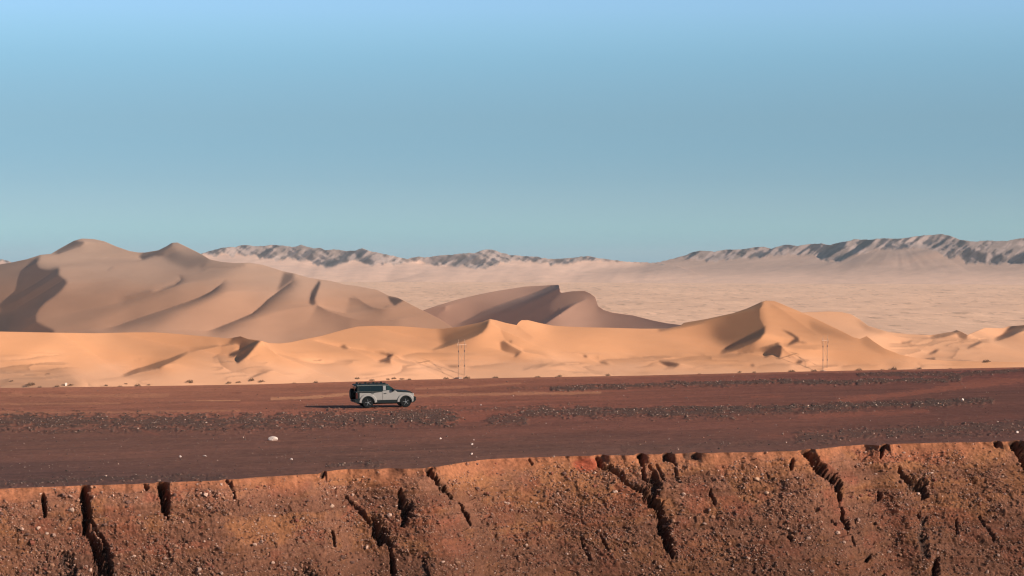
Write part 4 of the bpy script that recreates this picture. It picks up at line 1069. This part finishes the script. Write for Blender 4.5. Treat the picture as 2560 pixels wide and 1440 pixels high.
cx_, cy_, cz_ = on_terrace(920, 1020.5)
yaw = math.radians(13)
hd = Vector((math.cos(yaw), math.sin(yaw), 0)); right = Vector((math.sin(yaw), -math.cos(yaw), 0))
cpos = Vector((cx_, cy_, cz_)) - hd * .86 - right * .84
CAR_Z = SLOPE * cpos.x
suv = make_suv(Vector((cpos.x, cpos.y, CAR_Z + .02)), yaw, None)

# ------------------------------------------------------------------ power pylons on the plain
STEEL = mat_simple('pale_pylon_steel', (.42, .26, .18), .7, metal=0, noise=.1, nscale=1.5)
RUST = mat_simple('pylon_brackets', (.20, .12, .09), .7, noise=.1, nscale=2)
CONC = mat_simple('pylon_footing', (.30, .20, .16), .9, noise=.1, nscale=1.2)
def make_pylon():
    root = empty('power_pylon', (0, 0, 0))
    hw = 2.9; Ht = 18.2; r = .22
    for s_ in (-1, 1):
        b = MB()
        for kx, ky in ((-1, -1), (1, -1), (1, 1), (-1, 1)): b.bar((s_ * hw + kx * .26, ky * .26, 0), (s_ * hw + kx * .12, ky * .12, Ht), .045, 5)
        for k in range(26):
            z0_, z1_ = Ht * k / 26, Ht * (k + 1) / 26; e0 = .26 - .14 * k / 26; sg = 1 if k % 2 else -1
            b.bar((s_ * hw - sg * e0, -e0, z0_), (s_ * hw + sg * e0, -e0, z1_), .028, 4); b.bar((s_ * hw - sg * e0, e0, z0_), (s_ * hw + sg * e0, e0, z1_), .028, 4)
        b.bar((s_ * hw, 0, Ht), (s_ * hw, 0, Ht + 2.2), .09)
        lg = b.build('leg', STEEL, root)
        for zc in (14.0, 6.2):
            b = MB(); b.box(s_ * hw - .24, s_ * hw + .24, -.24, .24, zc - .5, zc + .5, .05); b.build('bracket', RUST, lg)
        b = MB(); b.box(s_ * hw - 1.6, s_ * hw + 1.6, -1.2, 1.2, -2.5, .25, .1); b.build('footing', CONC, root)
    b = MB()
    b.box(-hw - 1.6, hw + 1.6, -.1, .1, Ht - .85, Ht - .58, .03); b.bar((-hw - 1.6, 0, Ht - .6), (-hw, 0, Ht + .9), .07); b.bar((hw + 1.6, 0, Ht - .6), (hw, 0, Ht + .9), .07)
    b.build('crossarm', STEEL, root)
    b = MB(); b.bar((-hw, 0, 14), (hw, 0, 6.4), .07); b.build('brace', STEEL, root)
    b = MB(); b.bar((hw, 0, 14), (-hw, 0, 6.4), .07); b.build('brace', STEEL, root)
    for x in (-hw - 1.5, 0, hw + 1.5):
        b = MB()
        for k in range(5): b.cyl((x, 0, Ht - 1.15 - k * .28), (0, 0, 1), .16, .10, .16, 10)
        b.bar((x, 0, Ht - .9), (x, 0, Ht - 2.6), .03)
        b.build('insulator', RUST, root)
    return root
def copy_tree(o, parent=None):
    c = o.copy(); C.objects.link(c); c.parent = parent
    for ch in list(o.children): copy_tree(ch, c)
    return c
pyl = make_pylon()
def put_pylon(o, pxm, base_y, top_y, rz, label):
    p = front_point(pxm, base_y)
    zt = H + p.y * (HOR - top_y) / F
    o.location = p; s_ = (zt - p.z) / 20.4; o.scale = (s_, s_, s_); o.rotation_euler.z = rz
    tag(o, label, 'pylon', 'power pylons in front of the dunes')
pyl2 = copy_tree(pyl)
put_pylon(pyl, 1154, 944, 848, math.radians(58), 'twin-legged power pylon in front of the dunes just right of the car')
put_pylon(pyl2, 2063, 927, 838, math.radians(58), 'twin-legged power pylon in front of the tall pointed dune at the right')

# ------------------------------------------------------------------ single stones worth pointing at
def make_rock(name, size, col, seed, flat=.7):
    r = np.random.RandomState(seed); b = MB()
    bmesh.ops.create_icosphere(b.bm, subdivisions=3, radius=1.0)
    pl = [(Vector(r.normal(size=3)).normalized(), .62 + .3 * r.rand()) for _ in range(11)]
    for v in b.bm.verts:
        d = v.co.normalized(); k = 1.0
        for nrm, dd in pl:
            t = d.dot(nrm)
            if t > 0.01: k = min(k, dd / t)
        v.co = d * k * (1 + .05 * (r.rand() - .5))
        v.co.x *= size[0] / 2; v.co.y *= size[1] / 2; v.co.z *= size[2] / 2
    m = mat_simple(name + '_stone', col, .85, noise=.15, nscale=6, bump=.4, bscale=14, bdist=.03)
    return b.build(name, m)
WHITE = (.62, .47, .40)
STONES = [(682,1099,.62,.34,WHITE,'largest pale stone lying alone on the brown terrace below and left of the car'),
          (450,1141,.16,.14,WHITE,'small white stone on the terrace, left of two near the bank'),
          (512,1140,.26,.12,(.4,.3,.26),'flat pinkish stone on the terrace right of a small white stone'),
          (728,1148,.17,.14,(.5,.38,.33),'small pale stone on the terrace below the largest pale stone'),
          (1101,1096,.15,.13,WHITE,'small white stone on the terrace below right of the car'),
          (1180,1110,.15,.12,WHITE,'upper of two small white stones in the middle of the terrace'),
          (1179,1134,.16,.14,WHITE,'lower of two small white stones close above the bank edge'),
          (2406,1001,.22,.24,WHITE,'small white stone at the end of the grey gravel strip at the right'),
          (2543,1081,.20,.18,WHITE,'bright stone on dark gravel at the right end of the terrace'),
          (1202,1011,.12,.12,WHITE,'tiny white stone on the terrace right of the car')]
for i, (px_, py_, sw, sh, col, lab) in enumerate(STONES):
    x, y, z = on_terrace(px_, py_ + 2)
    o = make_rock('pale_stone', (sw, sw * .8, sh), col, 30 + i); o.location = (x, y, terrace_z(x, y) + sh * .25)
    tag(o, lab, 'stone', 'pale stones on the terrace')
BOULD = [(178,1276,.34,(.42,.26,.19),'pale boulder stuck in the bank left of the tall dark gully'), (831,1262,.30,(.46,.28,.20),'light tan boulder in the bank left of the branching gully'),
         (863,1264,.22,(.44,.27,.19),'small light boulder at the upper tip of the branching gully'),
         (1565,1208,.18,(.62,.44,.34),'small whitish stone caught in the long dark gully of the bank'), (1488,1181,.20,(.46,.27,.19),'tan stone under the red patch at the top of the bank'),
         (1536,1233,.30,(.45,.29,.22),'oblong tan stone in the bank left of the long dark gully'), (1895,1192,.34,(.44,.25,.16),'blocky orange stone high in the bank at the right'),
         (1918,1230,.30,(.46,.27,.18),'rounded orange stone lower in the bank at the right'), (118,1330,.2,(.42,.27,.2),'small tan stone in the bank at the far left'), (1712,1232,.28,(.44,.28,.21),'tan stone in the bank right of the long dark gully')]
for i, (px_, py_, sw, col, lab) in enumerate(BOULD):
    dd = (BPX - px_) ** 2 + (BPY - py_) ** 2; k = np.unravel_index(np.argmin(dd), dd.shape)
    p = Pb[k] + NB * sw * .12
    o = make_rock('boulder', (sw, sw * .7, sw * .72), col, 60 + i); o.location = p; tag(o, lab, 'boulder', 'boulders in the bank')

# white marker at the foot of the dunes, dry shrubs along the foot of the dunes
p = front_point(165, 963.5)
b = MB(); b.box(-.42, .42, -.3, .3, -.4, .85, .06); b.prism([(-.5, .85), (.5, .85), (.3, 1.15), (-.3, 1.15)], -.36, .36)
o = b.build('marker_stone', mat_simple('whitewash', (.85, .74, .62), .8, noise=.08, nscale=3)); o.location = p
tag(o, 'small white marker block at the foot of the dunes on the far left', 'marker')

LEAF = mat_simple('dry_shrub_leaves', (.15, .085, .05), .9, noise=.25, nscale=2)
WOOD = mat_simple('dry_shrub_stems', (.16, .10, .07), .9, noise=.2, nscale=3)
def make_shrub(seed, r=1.0, h=.8):
    rr = random.Random(seed); root = empty('dry_shrub', (0, 0, 0))
    V, T = [], []
    for k in range(420):
        a = rr.random() * 6.283; q = math.sqrt(rr.random()); x, y = r * q * math.cos(a), r * q * math.sin(a) * .8
        z = h * rr.random() * (1 - .75 * q * q) * (.7 + .5 * math.sin(3 * a + seed))
        s_ = .05 + .09 * rr.random(); d = Vector((rr.uniform(-1, 1), rr.uniform(-1, 1), rr.uniform(-.2, 1))).normalized() * s_; e = Vector((rr.uniform(-1, 1), rr.uniform(-1, 1), rr.uniform(-1, 1))).normalized() * s_ * .5
        c = Vector((x, y, z)); n = len(V); V += [c - e, c + e, c + d * 1.8]; T.append((n, n + 1, n + 2))
    o = raw_mesh('foliage', [tuple(v) for v in V], T, LEAF); o.parent = root
    b = MB()
    for k in range(9):
        a = rr.random() * 6.283; b.bar((0, 0, -.2), (r * .6 * math.cos(a), r * .6 * math.sin(a), h * (.4 + .4 * rr.random())), .02, 5)
    b.build('stem', WOOD, root)
    return root
SHR = [(30,952,1),(78,961,2.6),(100,968,1.2),(143,966,1.5),(178,962,1.3),(265,964,1.2),(300,967,1.6),(315,959,1.0),(345,965,2.0),(372,962,1.0),(475,953,2.0),(478,956,1.2),(573,957,1.5),(597,955,1.3),(630,950,1.8),(655,953,1.6),(735,958,1.2),(790,956,1.4),
       (893,946,1.5),(930,950,1.6),(970,948,1.2),(985,946,1.5),(1005,947,1.4),(1024,950,1.6),(1115,946,1.6),(1142,946,1.4),(1168,945,1.8),(1240,944,1.6),(1345,942,1.4),(1520,938,1.6),(1400,940,1.5),
       (1748,935,1.2),(1850,930,1.2),(1886,930,1.0),(1980,928,2.0),(2036,928,1.8),(2148,925,2.0),(2206,925,1.5),(2235,923,2.2),(2376,922,1.2),(2467,903,2.2),(2300,921,1.2)]
protos = [make_shrub(5), make_shrub(9, 1.1, .6), make_shrub(14, .9, 1.0)]
for i, (px_, py_, s_) in enumerate(SHR):
    o = protos[i] if i < 3 else copy_tree(protos[i % 3])
    o.location = front_point(px_, py_ + 1.0); o.scale = (s_ * .92, s_ * .92, s_ * .8); o.rotation_euler.z = i * 1.7
    tag(o, 'low dark dry shrub at the foot of the dunes behind the terrace', 'shrub', 'dry shrubs along the foot of the dunes')

# ------------------------------------------------------------------ the air
HZ = mat = bpy.data.materials.new('desert_haze'); mat.use_nodes = True
n_ = mat.node_tree; n_.nodes.clear(); oo = n_.nodes.new('ShaderNodeOutputMaterial'); pv = n_.nodes.new('ShaderNodeVolumePrincipled')
pv.inputs['Color'].default_value = (.78, .90, .95, 1); pv.inputs['Density'].default_value = 2.2e-5; pv.inputs['Anisotropy'].default_value = 0.0
n_.links.new(pv.outputs[0], oo.inputs['Volume'])
b = MB(); b.box(-17000, 22000, -300, 30500, -72, 170)
hz = b.build('haze', HZ); tag(hz, kind='stuff')
